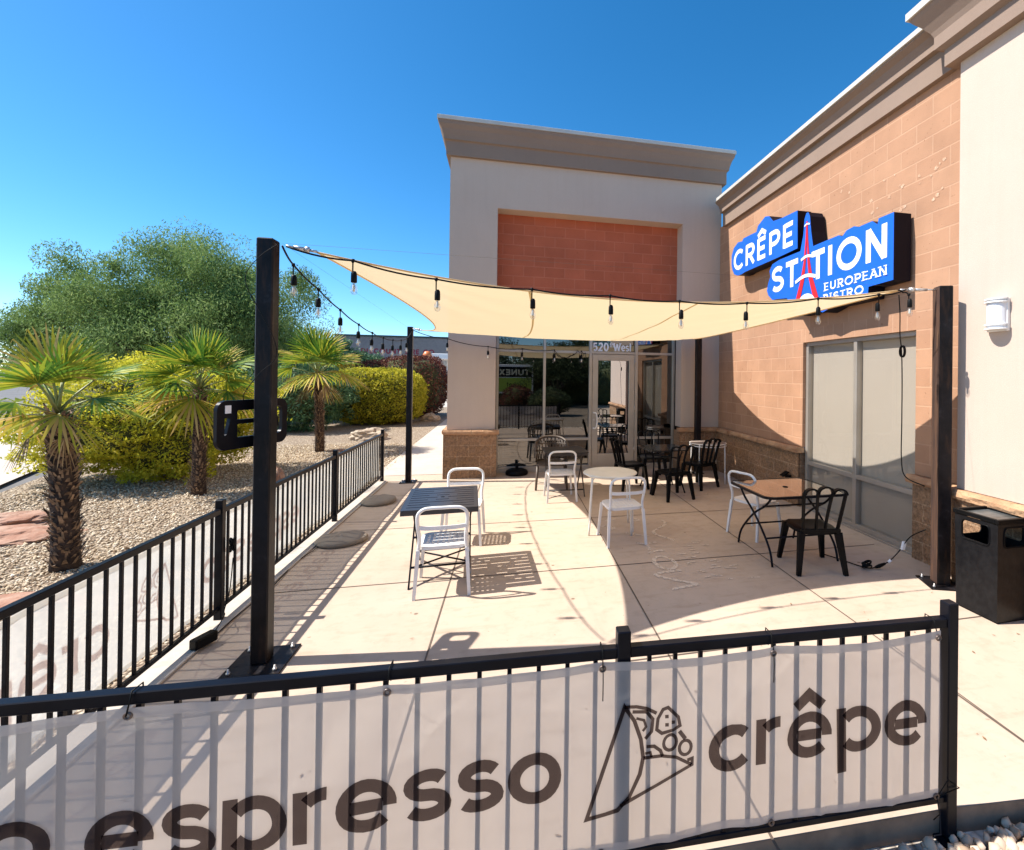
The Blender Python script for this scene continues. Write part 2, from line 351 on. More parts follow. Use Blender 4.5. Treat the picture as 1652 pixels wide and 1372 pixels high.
    def plate(s, loops, T, th):
        """loops[0] outline, others holes, 2D; T maps (u,v,w)->3D; solid of thickness th"""
        L = [[Vector((x, y, 0)) for x, y in l] for l in loops]; flat = [p for l in L for p in l]; n = len(flat)
        tr = tessellate_polygon(L)
        vs = [T(p.x, p.y, 0) for p in flat]+[T(p.x, p.y, th) for p in flat]
        fs = [tuple(t) for t in tr]+[tuple(i+n for i in t)[::-1] for t in tr]; k = 0
        for l in L:
            m = len(l); fs += [(k+i, k+(i+1) % m, k+(i+1) % m+n, k+i+n) for i in range(m)]; k += m
        return s.add(vs, fs)
    def build(s, name, m, parent=None, loc=None):
        me = bpy.data.meshes.new(name); me.from_pydata([tuple(v) for v in s.v], [], s.f); me.materials.append(m)
        me.polygons.foreach_set('use_smooth', s.sm); me.validate(); me.update()
        import bmesh
        bm = bmesh.new(); bm.from_mesh(me); bmesh.ops.recalc_face_normals(bm, faces=bm.faces); bm.to_mesh(me); bm.free()
        o = bpy.data.objects.new(name, me); col.objects.link(o)
        if parent: o.parent = parent
        if loc: o.location = loc
        return o
def raw(name, V, Fq, m, parent=None, smooth=False):
    """fast numpy quads: V (N,4,3)"""
    me = bpy.data.meshes.new(name); n = len(V)
    me.vertices.add(n*4); me.vertices.foreach_set('co', V.reshape(-1).astype(np.float32))
    me.loops.add(n*4); me.loops.foreach_set('vertex_index', np.arange(n*4, dtype=np.int32))
    me.polygons.add(n); me.polygons.foreach_set('loop_start', np.arange(0, n*4, 4, dtype=np.int32)); me.polygons.foreach_set('loop_total', np.full(n, 4, dtype=np.int32))
    me.materials.append(m); me.update(); me.validate()
    o = bpy.data.objects.new(name, me); col.objects.link(o)
    if parent: o.parent = parent
    return o
def thing(name, label, cat, loc=(0, 0, 0), rz=0, group=None):
    o = bpy.data.objects.new(name, None); o.empty_display_size = .2; col.objects.link(o); o.location = loc; o.rotation_euler.z = rz
    return tag(o, label, cat, group)
def tag(o, label, cat, group=None):
    o['label'] = label; o['category'] = cat
    if group: o['group'] = group
    return o
def struct(o, kind='structure', label=None, cat=None):
    o['kind'] = kind
    if label: o['label'] = label
    if cat: o['category'] = cat
    return o
def dup(root, loc, rz=0, label=None, sc=None):
    m = {}
    r = root.copy(); col.objects.link(r); r.location = loc; r.rotation_euler.z = rz
    if sc: r.scale = (sc, sc, sc)
    if label: r['label'] = label
    for ch in root.children:
        c = ch.copy(); col.objects.link(c); c.parent = r
        for g in ch.children:
            d = g.copy(); col.objects.link(d); d.parent = c
    return r
def spline(pts, n=8):
    P = [Vector(p) for p in pts]; out = []
    for i in range(len(P)-1):
        a, b, c, d = P[max(i-1, 0)], P[i], P[i+1], P[min(i+2, len(P)-1)]
        for k in range(n):
            t = k/n; out.append(.5*((2*b)+(c-a)*t+(2*a-5*b+4*c-d)*t*t+(3*b-a-3*c+d)*t**3))
    out.append(P[-1]); return out
def rrect(w_, h_, r, n=6, cx=0, cy=0):
    out = []
    for sx, sy, a0 in ((1, 1, 0), (-1, 1, 90), (-1, -1, 180), (1, -1, 270)):
        for k in range(n+1):
            a = R(a0+90*k/n); out.append((cx+sx*(w_/2-r)+r*math.cos(a), cy+sy*(h_/2-r)+r*math.sin(a)))
    return out

# ---- stroke lettering
def arc(cx, cy, rx, ry, a0, a1, n=14):
    return [(cx+rx*math.cos(R(a0+(a1-a0)*k/n)), cy+ry*math.sin(R(a0+(a1-a0)*k/n))) for k in range(n+1)]
G = {
 'o': ([arc(.5, .5, .40, .40, 0, 360, 28)], 1.0), 'e': ([[(.222, .5), (.778, .5)], arc(.5, .5, .40, .40, -7, 318, 24)], 1.0),
 'c': ([arc(.5, .5, .40, .40, 42, 318, 22)], .92), 'p': ([[(.12, 1.0), (.12, -.42)], arc(.53, .5, .40, .40, -141, 141, 26)], 1.03),
 'r': ([[(.12, 0), (.12, 1)], arc(.52, .52, .40, .38, 139, 86, 8)], .60),
 's': ([arc(.44, .70, .30, .20, 28, 270, 14)+arc(.44, .30, .32, .20, 90, -152, 14)[1:]], .86),
 't': ([[(.25, 1.35), (.25, 0)], [(.0, .95), (.5, .95)]], .55), 'h': ([[(.1, 0), (.1, 1.5)], arc(.42, .62, .32, .33, 180, 0, 10)+[(.74, 0)]], .85),
 'i': ([[(.1, 0), (.1, 1)], [(.1, 1.25), (.1, 1.42)]], .3), 'k': ([[(.1, 0), (.1, 1.5)], [(.12, .45), (.62, 1)], [(.28, .6), (.66, 0)]], .75),
 'ê': ([[(.222, .5), (.778, .5)], arc(.5, .5, .40, .40, -7, 318, 24), [(.20, 1.14), (.5, 1.40), (.80, 1.14)]], 1.0),
 'w': ([[(.0, 1), (.25, 0), (.5, .85), (.75, 0), (1, 1)]], 1.05),
 'C': ([arc(.46, .5, .38, .42, 45, 315, 20)], .82), 'R': ([[(.1, 0), (.1, 1)], [(.1, .92), (.38, .92)]+arc(.38, .69, .24, .23, 90, -90, 8)[1:]+[(.1, .46)], [(.34, .46), (.64, 0)]], .72),
 'E': ([[(.1, 0), (.1, 1)], [(.1, .92), (.58, .92)], [(.1, .5), (.53, .5)], [(.1, .08), (.58, .08)]], .66),
 'Ê': ([[(.1, 0), (.1, 1)], [(.1, .92), (.58, .92)], [(.1, .5), (.53, .5)], [(.1, .08), (.58, .08)], [(.06, 1.12), (.33, 1.32), (.60, 1.12)]], .66),
 'P': ([[(.1, 0), (.1, 1)], [(.1, .92), (.38, .92)]+arc(.38, .67, .25, .25, 90, -90, 8)[1:]+[(.1, .42)]], .70),
 'S': ([arc(.36, .71, .26, .20, 30, 270, 12)+arc(.36, .29, .28, .21, 90, -150, 12)[1:]], .70),
 'T': ([[(.32, 0), (.32, .92)], [(0, .92), (.64, .92)]], .66), 'I': ([[(.1, 0), (.1, 1)]], .26),
 'O': ([arc(.5, .5, .42, .42, 0, 360, 28)], 1.02), 'N': ([[(.1, 0), (.1, 1)], [(.1, .97), (.66, .03)], [(.66, 0), (.66, 1)]], .80),
 'U': ([[(.1, 1), (.1, .36)]+arc(.38, .36, .28, .28, 180, 360, 10)[1:]+[(.66, 1)]], .80),
 'A': ([[(.02, 0), (.37, .97)], [(.37, .97), (.72, 0)], [(.16, .32), (.58, .32)]], .76), 'B': ([[(.1, 0), (.1, 1)], [(.1, .92), (.34, .92)]+arc(.34, .72, .2, .2, 90, -90, 8)[1:]+[(.1, .52)], [(.34, .52)]+arc(.36, .3, .24, .22, 90, -90, 8)+[(.1, .08)]], .70),
 'D': ([[(.1, 0), (.1, 1)], [(.1, .92), (.3, .92)]+arc(.3, .5, .38, .42, 90, -90, 12)[1:]+[(.1, .08)]], .80),
 'X': ([[(.04, 0), (.62, 1)], [(.04, 1), (.62, 0)]], .70), 'W': ([[(0, 1), (.25, .02)], [(.25, .02), (.5, .9)], [(.5, .9), (.75, .02)], [(.75, .02), (1, 1)]], 1.06),
 '5': ([[(.60, .92), (.16, .92), (.12, .52)]+arc(.32, .32, .27, .26, 120, -140, 12)], .70), '2': ([arc(.34, .70, .26, .24, 160, -20, 10)+[(.08, .06), (.64, .06)]], .72),
 '0': ([arc(.34, .5, .27, .45, 0, 360, 24)], .74), ' ': ([], .38), '.': ([[(.05, .05), (.17, .05)]], .25)}
def ribbon(mb, pts, wd, T, w0, th=0):
    P = [Vector((x, y)) for x, y in pts]; m = len(P); closed = m > 2 and (P[0]-P[-1]).length < 1e-4
    L, Rr = [], []
    for i in range(m):
        if closed: a, b = P[i-1 if i else m-2], P[(i+1) if i < m-1 else 1]
        else: a, b = P[max(i-1, 0)], P[min(i+1, m-1)]
        d1 = (P[i]-a).normalized() if (P[i]-a).length > 1e-9 else (b-P[i]).normalized()
        d2 = (b-P[i]).normalized() if (b-P[i]).length > 1e-9 else d1
        n1 = Vector((-d1.y, d1.x)); n2 = Vector((-d2.y, d2.x)); nn = (n1+n2)
        nn = nn.normalized() if nn.length > 1e-6 else n1
        k = wd/2/max(.45, nn.dot(n1)); L.append(P[i]+nn*k); Rr.append(P[i]-nn*k)
    vs = [T(p.x, p.y, w0) for p in L]+[T(p.x, p.y, w0) for p in Rr]
    mb.add(vs, [(i, i+1, m+i+1, m+i) for i in range(m-1)])
def text(mb, s, T, hgt, wd, track=.12, serif=False, w0=0, width=None):
    """T(u,v,w); starts at u=0,v=0; returns width"""
    x = 0; k = 0; adv = sum(G[c][1]+track for c in s)-track; sx = 1 if width is None else width/(adv*hgt)
    for c in s:
        st, a = G[c]
        for p in st:
            k += 1
            q = [((x+u)*hgt*sx, v*hgt) for u, v in p]; ww = wd*hgt
            if serif and len(p) == 2:
                du, dv = abs(p[1][0]-p[0][0]), abs(p[1][1]-p[0][1])
                if dv < .1: ww *= .55
                else:
                    for e in p:
                        if e[1] > .9 or e[1] < .05:
                            k += 1; y_ = e[1]*hgt+(-.03 if e[1] > .5 else .03)*hgt
                            ribbon(mb, [((x+e[0]-.17)*hgt*sx, y_), ((x+e[0]+.17)*hgt*sx, y_)], wd*hgt*.42, T, w0+k*.00025)
            ribbon(mb, q, ww, T, w0+(k % 9)*.0003)
        x += a+track
    return adv*hgt*sx

# ------------------------------------------------------------------ leaves
def leaf_quads(P, size, asp=.5, nrm=None, jit=1.0, down=0):
    n = len(P); d = rng.normal(size=(n, 3)); d[:, 2] -= down; d /= np.linalg.norm(d, axis=1)[:, None]
    e = rng.normal(size=(n, 3)); e -= d*(e*d).sum(1)[:, None]; e /= np.linalg.norm(e, axis=1)[:, None]
    s = (size*(.6+.8*rng.random(n)))[:, None]
    a = d*s*.5; b = e*s*asp*.5
    return np.stack([P-a, P+b*1.0-a*.1, P+a, P-b*1.0-a*.1], 1)
def clumps(C, Rc, per, squash=1.0):
    k = len(C); d = rng.normal(size=(k*per, 3)); d /= np.linalg.norm(d, axis=1)[:, None]
    r = rng.random(k*per)**.55; c = np.repeat(C, per, 0); rr = np.repeat(Rc, per)
    o = d*(r*rr)[:, None]; o[:, 2] *= squash
    return c+o

# ================================================================== SETTING
def sheet(name, pts, z, m, kind='structure', h=None):
    mb = MB(); n = len(pts); vs = [(x, y, z) for x, y in pts]; fs = [tuple(range(n))]
    if h:
        vs += [(x, y, z-h) for x, y in pts]; fs += [(i, (i+1) % n, n+(i+1) % n, n+i) for i in range(n)]
    o = mb.add(vs, fs).build(name, m); return struct(o, kind)
sheet('ground', [(-600, -400), (600, -400), (600, 900), (-600, 900)], -.16, M['asphalt'])
sheet('gravel_bed', [(-7.3, -6), (-2.26, -6), (-2.26, 9.3), (-2.46, 10), (-2.62, 30), (-8.6, 30), (-9.4, 14), (-7.6, 9)], -.012, M['gravel'], h=.14)
sheet('front_gravel', [(-2.2, .2), (9, .2), (9, 1.70), (2.1, 1.79), (-2.2, 1.93)], -.115, M['white_gravel'])
sheet('parking_lot', [(-60, -12), (-9.6, -12), (-8.0, 9), (-10.2, 14), (-9, 31), (-1, 31), (-1, 120), (-60, 120)], -.10, M['walk'])
sheet('asphalt_lane', [(-60, 20), (-12, 20), (-11, 120), (-60, 120)], -.094, M['asphalt'])
sheet('garden_behind', [(-12, -30), (12, -30), (12, .19), (-2.2, .19), (-2.2, -5.9), (-12, -5.9)], -.112, M['gravel'])
FA, FB = Vector((1.93, 1.73, 0)), Vector((-2.13, 1.883, 0))
pt_ = [(-2.26, 1.905), (1.90, 1.750), (2.0, 1.745), (2.34, 1.715), (9, 1.62), (9, 9.6), (-2.26, 9.6)]
patio = sheet('patio', pt_, 0, M['concrete'], h=.15)
sheet('sidewalk', [(-2.42, 9.604), (-1.0, 9.604), (-1.0, 30), (-2.62, 30)], -.001, M['walk'], h=.12)
kb = MB()
for i, (a, b) in enumerate((((-2.20), (1.9)),)):
    kb.box(-2.235, -2.03, 1.92, 9.05, .0015, .018, .004)
struct(kb.build('kerb_strip', M['walk']))
jt = MB()
def jl(a, b, w_=.012, z=.0035):
    a, b = Vector((*a, 0)), Vector((*b, 0)); d = (b-a).normalized(); n = Vector((-d.y, d.x, 0))*w_/2
    jt.add([Vector((p.x, p.y, z)) for p in (a+n, a-n, b-n, b+n)], [(0, 1, 2, 3)])
jl((1.17, 8.98), (1.10, 1.72)); jl((-.42, 8.98), (-.53, 1.75)); jl((2.74, 8.9), (2.70, 1.70)); jl((-2.0, 4.63), (4.2, 4.72)); jl((-2.0, 6.28), (4.2, 6.36))
jl((-2.0, 3.05), (4.2, 3.12)); jl((-2.2, 9.02), (.55, 9.0), .02); jl((.55, 9.0), (1.1, 8.55), .014); jl((-2.2, 8.0), (-.5, 7.95), .01); jl((-2.2, 9.6), (-1.1, 9.6), .02)
jl((2.70, 1.72), (2.74, 3.0), .008)
struct(jt.build('expansion_joints', M['joint']))
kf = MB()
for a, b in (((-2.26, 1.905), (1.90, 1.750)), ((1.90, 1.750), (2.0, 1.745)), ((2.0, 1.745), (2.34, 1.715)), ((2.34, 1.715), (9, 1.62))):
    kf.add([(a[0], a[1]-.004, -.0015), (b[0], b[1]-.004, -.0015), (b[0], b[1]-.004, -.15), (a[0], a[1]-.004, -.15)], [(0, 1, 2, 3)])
struct(kf.build('patio_edge', mat('shaded_slab_edge', (.30, .205, .14), .9, c2=(.19, .13, .09), sc=7, bp=.4, bsc=30)))  # front face coloured darker than the slab top, its shade painted in
# chalk writing
cw = thing('chalk_writing', 'faded chalk lettering drawn on the shaded patio concrete', 'chalk writing', (1.6, 4.6, .0038)); CT = lambda u, v, w_: (u-1.6, v-4.6, w_)
for k, (pts, wd) in enumerate([([(2.05, 6.04), (2.06, 5.9), (1.93, 5.75), (1.81, 5.62), (1.80, 5.50), (1.86, 5.40), (1.95, 5.26)], .045), ([(1.48, 5.26), (1.60, 5.22), (1.72, 5.25)], .04),
        ([(1.60, 5.22), (1.57, 5.02)], .04), ([(1.53, 4.92), (1.62, 4.98), (1.73, 4.98)], .045), (arc(1.62, 4.65, .105, .17, 0, 360, 20), .045), ([(1.72, 4.44), (1.43, 4.37), (1.76, 4.10)], .045), ([(1.76, 4.10), (1.48, 4.05)], .045),
        ([(1.25, 5.75), (1.36, 5.85), (1.20, 5.95)], .05), ([(1.45, 5.62), (1.70, 5.45)], .03), ([(1.30, 6.15), (1.45, 6.2)], .05), ([(1.62, 6.3), (1.75, 6.1), (1.6, 6.05)], .035)]):
    ch = MB(); ribbon(ch, [(p.x, p.y) for p in spline([(x, y, 0) for x, y in pts], 5)] if len(pts) < 15 else pts, wd*.95, CT, k*.0001); ch.build('chalk_stroke', M['chalk'], cw)
for k in range(26):
    x = 1.8+.5*random.random(); y = 4.1+1.1*random.random(); l = .05+.08*random.random()
    ch = MB(); ribbon(ch, [(x, y), (x+l, y+.03*random.uniform(-1, 1))], .020, CT, .0012+k*.00004); ch.build('chalk_dash', M['chalk'], cw)

lv = rng.random(90); P_ = np.stack([-2.0+6*rng.random(90), 1.9+7*rng.random(90)**1.2, np.full(90, .008)], 1); q_ = leaf_quads(P_, .028, .45); q_[:, :, 2] = .004+np.abs(q_[:, :, 2]-.008)*.5
struct(raw('fallen_leaves', q_, None, mat('dry_leaf', (.28, .17, .08), .8, c2=(.16, .09, .04), sc=30)), 'stuff', 'tiny dry leaves scattered on the patio', 'leaf litter')
# loose stones
def stones(name, P, size, m, squash=.6):
    n = len(P); base = np.array([(1, 0, 0), (-1, 0, 0), (0, 1, 0), (0, -1, 0), (0, 0, 1), (0, 0, -1)], float)
    faces = [(0, 2, 4), (2, 1, 4), (1, 3, 4), (3, 0, 4), (2, 0, 5), (1, 2, 5), (3, 1, 5), (0, 3, 5)]
    s = size*(.5+rng.random(n)); B = base[None]*(.6+.7*rng.random((n, 6, 1)))+.10*rng.normal(size=(n, 6, 3))
    q = rng.normal(size=(n, 4)); q /= np.linalg.norm(q, axis=1)[:, None]; a, b, c, d = q.T
    Rm = np.stack([np.stack([1-2*(c*c+d*d), 2*(b*c-a*d), 2*(b*d+a*c)], 1), np.stack([2*(b*c+a*d), 1-2*(b*b+d*d), 2*(c*d-a*b)], 1), np.stack([2*(b*d-a*c), 2*(c*d+a*b), 1-2*(b*b+c*c)], 1)], 1)
    B[:, :, 2] *= squash; B = np.einsum('nij,nkj->nki', Rm, B)*s[:, None, None]+P[:, None]
    me = bpy.data.meshes.new(name); me.vertices.add(n*6); me.vertices.foreach_set('co', B.reshape(-1).astype(np.float32))
    fi = (np.array(faces)[None]+np.arange(n)[:, None, None]*6).reshape(-1).astype(np.int32)
    me.loops.add(len(fi)); me.loops.foreach_set('vertex_index', fi); k = len(fi)//3
    me.polygons.add(k); me.polygons.foreach_set('loop_start', np.arange(0, k*3, 3, dtype=np.int32)); me.polygons.foreach_set('loop_total', np.full(k, 3, dtype=np.int32))
    me.materials.append(m); me.update(); o = bpy.data.objects.new(name, me); col.objects.link(o); return o
n = 42000; y = 2.2+12*rng.random(n)**1.3; x = -2.32-5.0*rng.random(n)
struct(stones('loose_gravel', np.stack([x, y, np.full(n, -.008)], 1), .018, M['stones']), 'stuff', 'tan landscape gravel spread under the palms', 'gravel')
import bmesh as _bm
_b = _bm.new(); _bm.ops.create_icosphere(_b, subdivisions=1, radius=1); IV = np.array([v.co[:] for v in _b.verts]); IF = np.array([[v.index for v in f.verts] for f in _b.faces]); _b.free()
n = 5600; x = -2+7*rng.random(n); y = 1.70-.9*rng.random(n)**1.15
nv_ = len(IV); sc_ = .012+.020*rng.random(n)**1.4; ax_ = .55+.75*rng.random((n, 1, 3)); B = IV[None]*ax_*(1+.20*rng.normal(size=(n, nv_, 1))); B = np.clip(B, -.85, .85)
q = rng.normal(size=(n, 4)); q /= np.linalg.norm(q, axis=1)[:, None]; a_, b_, c_, d_ = q.T
Rm = np.stack([np.stack([1-2*(c_*c_+d_*d_), 2*(b_*c_-a_*d_), 2*(b_*d_+a_*c_)], 1), np.stack([2*(b_*c_+a_*d_), 1-2*(b_*b_+d_*d_), 2*(c_*d_-a_*b_)], 1), np.stack([2*(b_*d_-a_*c_), 2*(c_*d_+a_*b_), 1-2*(b_*b_+c_*c_)], 1)], 1)
B = np.einsum('nij,nkj->nki', Rm, B)*sc_[:, None, None]*1.15+np.stack([x, y, -.095+.02*rng.random(n)], 1)[:, None]
me = bpy.data.meshes.new('pale_gravel'); me.vertices.add(n*nv_); me.vertices.foreach_set('co', B.reshape(-1).astype(np.float32)); fi = (IF[None]+np.arange(n)[:, None, None]*nv_).reshape(-1).astype(np.int32); k = len(fi)//3
me.loops.add(len(fi)); me.loops.foreach_set('vertex_index', fi); me.polygons.add(k); me.polygons.foreach_set('loop_start', np.arange(0, k*3, 3, dtype=np.int32)); me.polygons.foreach_set('loop_total', np.full(k, 3, dtype=np.int32))
me.materials.append(M['pale_stones']); me.update(); o = bpy.data.objects.new('pale_gravel', me); col.objects.link(o)
struct(o, 'stuff', 'pale angular gravel below the patio edge', 'gravel')

# ================================================================== BUILDING
bld = thing('cafe_building', 'beige stucco cafe building with salmon block walls and stepped cornice', 'building', (0, 0, 0))
W, D = 4.33, 9.17
def facade(mb):
    mb.box(-1.06, -.20, D, D+.33, .9, 5.07); mb.box(3.50, W+.02, D, D+.33, .9, 5.07); mb.box(-1.06, W+.02, D, D+.33, 5.07, 6.5)
    mb.box(-1.06, -.76, D+.33, 22, 0, 6.5); mb.box(W-.2, W+.02, D+.33, 22, 5.0, 6.5); mb.box(-1.06, W+.02, 21.8, 22, 0, 6.49)
    mb.box(-.76, W-.2, D+.33, 21.8, 6.3, 6.42)
    return mb
facade(MB()).build('stucco_wall', M['stucco'], bld)
MB().box(-.2, 3.5, 9.49, 9.70, 3.06, 5.2).build('block_panel', M['cmu_front'], bld)
sw = MB()
for y0, y1, z0, z1 in ((6.30, 9.17, .9, 5.06), (3.68, 4.30, .9, 5.06), (4.30, 6.30, 2.664, 5.06)): sw.box(W, W+.3, y0, y1, z0, z1)
sw.box(W+.004, W+.3, 9.17, 22, 0, 5.06)
sw.build('block_wall', M['cmu_side'], bld)
MB().box(W, W+.3, 4.30, 6.30, 2.46, 2.664).build('block_lintel', M['cmu_lintel'], bld)
random.seed(4)
for y_, z_ in [(4.03, 4.15), (3.98, 4.17), (4.07, 4.12), (4.13, 4.06), (4.28, 4.12), (4.27, 4.04), (4.5, 4.1), (4.54, 4.12), (4.61, 4.27), (4.76, 4.27), (4.69, 4.05), (4.06, 3.83), (4.1, 3.80), (4.0, 3.88), (4.47, 3.86), (4.52, 3.84), (4.97, 4.1), (4.95, 3.95), (4.87, 3.98), (5.35, 4.35), (5.5, 4.42), (7.3, 4.60), (7.0, 4.66)]:
    n_ = 13; mb = MB(); k_ = random.uniform(.012, .030)
    mb.add([(W-.0035, y_+k_*random.uniform(.5, 1.2)*math.cos(2*math.pi*i/n_), z_+k_*random.uniform(.4, 1.0)*math.sin(2*math.pi*i/n_)) for i in range(n_)], [tuple(range(n_))]); mb.build('patch_mark', M['patch'], bld)
# rough split-face wainscot
def rough(mb, p0, du, dv, nrm, nu, nv, amp, seed=0):
    rows = []
    for j in range(nv+1):
        r = []
        for i in range(nu+1):
            p = p0+du*(i/nu)+dv*(j/nv); q = p*14+Vector((seed, 0, 0)); e = 0 if i in (0, nu) else 1
            r.append(p+nrm*(amp*(noise.noise(q)+.5*noise.noise(q*2.3))*e))
        rows.append(r)
    mb.grid(rows, False); return mb
X0 = W-.03
for y0, y1, nu in ((6.34, 9.14, 110), (3.66, 4.30, 26)):
    wm = MB(); rough(wm, Vector((X0, y0, 0)), Vector((0, y1-y0, 0)), Vector((0, 0, .82)), Vector((-1, 0, 0)), nu, 32, .016)
    wm.box(X0+.02, W+.3, y0, y1, 0, .82)
    wm.build('split_face_wainscot', M['split_side'], bld)
for x0, x1, nu in ((-1.12, -.17, 38), (3.47, X0, 32)):
    wf = MB(); rough(wf, Vector((x0, D-.04, 0)), Vector((x1-x0, 0, 0)), Vector((0, 0, .82)), Vector((0, -1, 0)), nu, 32, .016, 7)
    wf.box(x0, x1, D-.02, D+.33, 0, .82); wf.build('split_face_pier', M['split_front'], bld)
wf = MB(); rough(wf, Vector((-1.12, 22, 0)), Vector((0, 9.13-22, 0)), Vector((0, 0, .82)), Vector((-1, 0, 0)), 120, 10, .016)
wf.build('split_face_flank', M['split_side'], bld)
def ledge_run(a, b, nrm, name='stone_ledge', out=.085):
    """rough sandstone cap in ~0.6 m lengths"""
    mb = MB(); a, b, nrm = Vector(a), Vector(b), Vector(nrm); L = (b-a).length; k = max(1, round(L/.62)); d = (b-a)/L
    for i in range(k):
        s0, s1 = L*i/k+.003, L*(i+1)/k-.003; rows = []; m = max(3, int((s1-s0)/.03))
        oo = out+random.uniform(-.012, .012)
        for j in range(m+1):
            p = a+d*(s0+(s1-s0)*j/m); q = p*9; n1 = .012*noise.noise(q); n2 = .012*noise.noise(q+Vector((3, 3, 3))); n3 = .01*noise.noise(q*2+Vector((9, 1, 3)))
            z = Vector((0, 0, 1))
            rows.append([p-nrm*.05+z*.078, p+nrm*(oo*.75+n1)+z*(.088+n3*.5), p+nrm*(oo+n2)+z*.055, p+nrm*(oo+n1)+z*(.025+n3), p+nrm*(oo*.85+n2)+z*(.0+n3*.4), p-nrm*.05+z*.0])
        mb.grid(rows, False); mm = len(mb.v); c = 6
        st = mm-(m+1)*6; mb.f.append(tuple(range(st, st+6))); mb.f.append(tuple(range(mm-6, mm))); mb.sm += [False, False]
    return mb.build(name, M['ledge'], bld)
ledge_run((-1.12, D-.02, .813), (-.12, D-.02, .813), (0, -1, 0)); ledge_run((3.42, D-.02, .813), (W-.02, D-.02, .813), (0, -1, 0))
ledge_run((W-.01, 6.30, .813), (W-.01, 9.10, .813), (-1, 0, 0)); ledge_run((W-.01, 3.66, .813), (W-.01, 4.34, .813), (-1, 0, 0))
ledge_run((-1.08, 9.2, .813), (-1.08, 22, .813), (-1, 0, 0))
# cornices: profile (out, z) swept round a path
def cornice(prof, path, m, name, parent=bld):
    mb = MB(); rows = []; n = len(path)
    for o_, z in prof:
        r = []
        for i, p in enumerate(path):
            p = Vector((*p, 0)); a = Vector((*path[i-1], 0)) if i else None; b = Vector((*path[i+1], 0)) if i < n-1 else None
            nn = []
            for s_, e_ in ((a, p), (p, b)):
                if s_ is not None and e_ is not None: d = (e_-s_).normalized(); nn.append(Vector((d.y, -d.x, 0)))
            m_ = sum(nn, Vector()).normalized(); k = 1/m_.dot(nn[0]); q = p+m_*k*o_; r.append((q.x, q.y, z))
        rows.append(r)
    mb.grid(rows, False); N_ = len(prof)
    mb.add([rows[i][0] for i in range(N_)], [tuple(range(N_))]); mb.add([rows[i][-1] for i in range(N_)], [tuple(range(N_))])
    return mb.build(name, m, parent)
pf = [(-1.06, 22), (-1.06, D), (W+.02, D), (W+.02, 22)]
cornice([(-.05, 5.95), (.07, 5.95), (.07, 6.20), (.075, 6.21), (.11, 6.225), (.11, 6.25), (.12, 6.30), (.15, 6.40), (.19, 6.47), (.20, 6.53), (-.05, 6.53)], pf, M['taupe'], 'cornice')
cornice([(-.25, 6.533), (.215, 6.533), (.215, 6.60), (.19, 6.615), (-.25, 6.615)], pf, M['coping'], 'coping')
pr = [(W, 8.93), (W, 3.30)]
cornice([(-.05, 5.0), (.065, 5.0), (.065, 5.265), (.13, 5.27), (.13, 5.335), (.14, 5.36), (.165, 5.41), (.225, 5.455), (.225, 5.475), (-.05, 5.475)], pr, M['taupe'], 'cornice')
cornice([(-.3, 5.478), (.25, 5.478), (.25, 5.535), (.2, 5.545), (-.3, 5.545)], pr, M['coping'], 'coping')
MB().box(W+.3, 14, 3.7, 9.17, 5.0, 5.3).build('roof', M['coping'], bld)
# tower at right
TX = 4.18
MB().box(TX, 12, .2, 3.68, .9, 5.5).build('tower_wall', M['stucco'], bld)
tw = MB(); rough(tw, Vector((TX-.03, .2, 0)), Vector((0, 3.5, 0)), Vector((0, 0, .82)), Vector((-1, 0, 0)), 130, 24, .016); tw.box(TX-.01, 12, .2, 3.7, 0, .82)
rough(tw, Vector((TX-.03, 3.70, 0)), Vector((.2, 0, 0)), Vector((0, 0, .82)), Vector((0, 1, 0)), 8, 24, .01)
tw.build('tower_wainscot', M['split_side'], bld)
ledge_run((TX-.01, .2, .813), (TX-.01, 3.72, .813), (-1, 0, 0)); ledge_run((TX-.06, 3.70, .813), (W-.0, 3.70, .813), (0, 1, 0), out=.03)
ptw = [(7, 3.68), (TX, 3.68), (TX, .2), (7, .2)]
cornice([(-.05, 4.94), (.09, 4.94), (.09, 5.10), (.15, 5.13), (.15, 5.25), (.17, 5.30), (.22, 5.38), (.28, 5.46), (.30, 5.50), (-.05, 5.50)], ptw, M['taupe'], 'cornice')
cornice([(-.3, 5.503), (.32, 5.503), (.32, 5.575), (.3, 5.585), (-.3, 5.585)], ptw, M['coping'], 'coping')
# side window: bronze frame with pale shades
wn = MB(); fx = W+.05
def bar(mb, y0, y1, z0, z1, x0=fx, x1=fx+.11): mb.box(x0, x1, y0, y1, z0, z1, .003)
bar(wn, 4.30, 4.355, .02, 2.46); bar(wn, 6.245, 6.30, .02, 2.46); bar(wn, 5.245, 5.305, .074, 2.405, fx-.002); bar(wn, 4.355, 6.245, 2.405, 2.46, fx+.001)
bar(wn, 4.355, 6.245, .02, .075, fx+.001); bar(wn, 4.355, 5.245, .645, .70, fx+.001); bar(wn, 5.305, 6.245, .645, .70, fx+.001)
bar(wn, 4.30, 6.30, -.0, .02, fx-.03)
win = wn.build('window', M['alu'], bld)
for y0, y1, z0, z1 in ((4.355, 5.245, .70, 2.405), (5.305, 6.245, .70, 2.405), (4.355, 5.245, .075, .645), (5.305, 6.245, .075, .645)):
    MB().add([(fx+.045, y0, z0), (fx+.045, y1, z0), (fx+.045, y1, z1), (fx+.045, y0, z1)], [(0, 1, 2, 3)]).build('pane', M['side_glass'], win)
    sh = MB().box(fx+.085, fx+.09, y0, y1, z0, z1); sh.build('window_shade', M['blind'], win)
MB().box(W+.16, W+.3, 4.30, 6.30, 0, 2.46).build('window_back_wall', M['room'], bld)
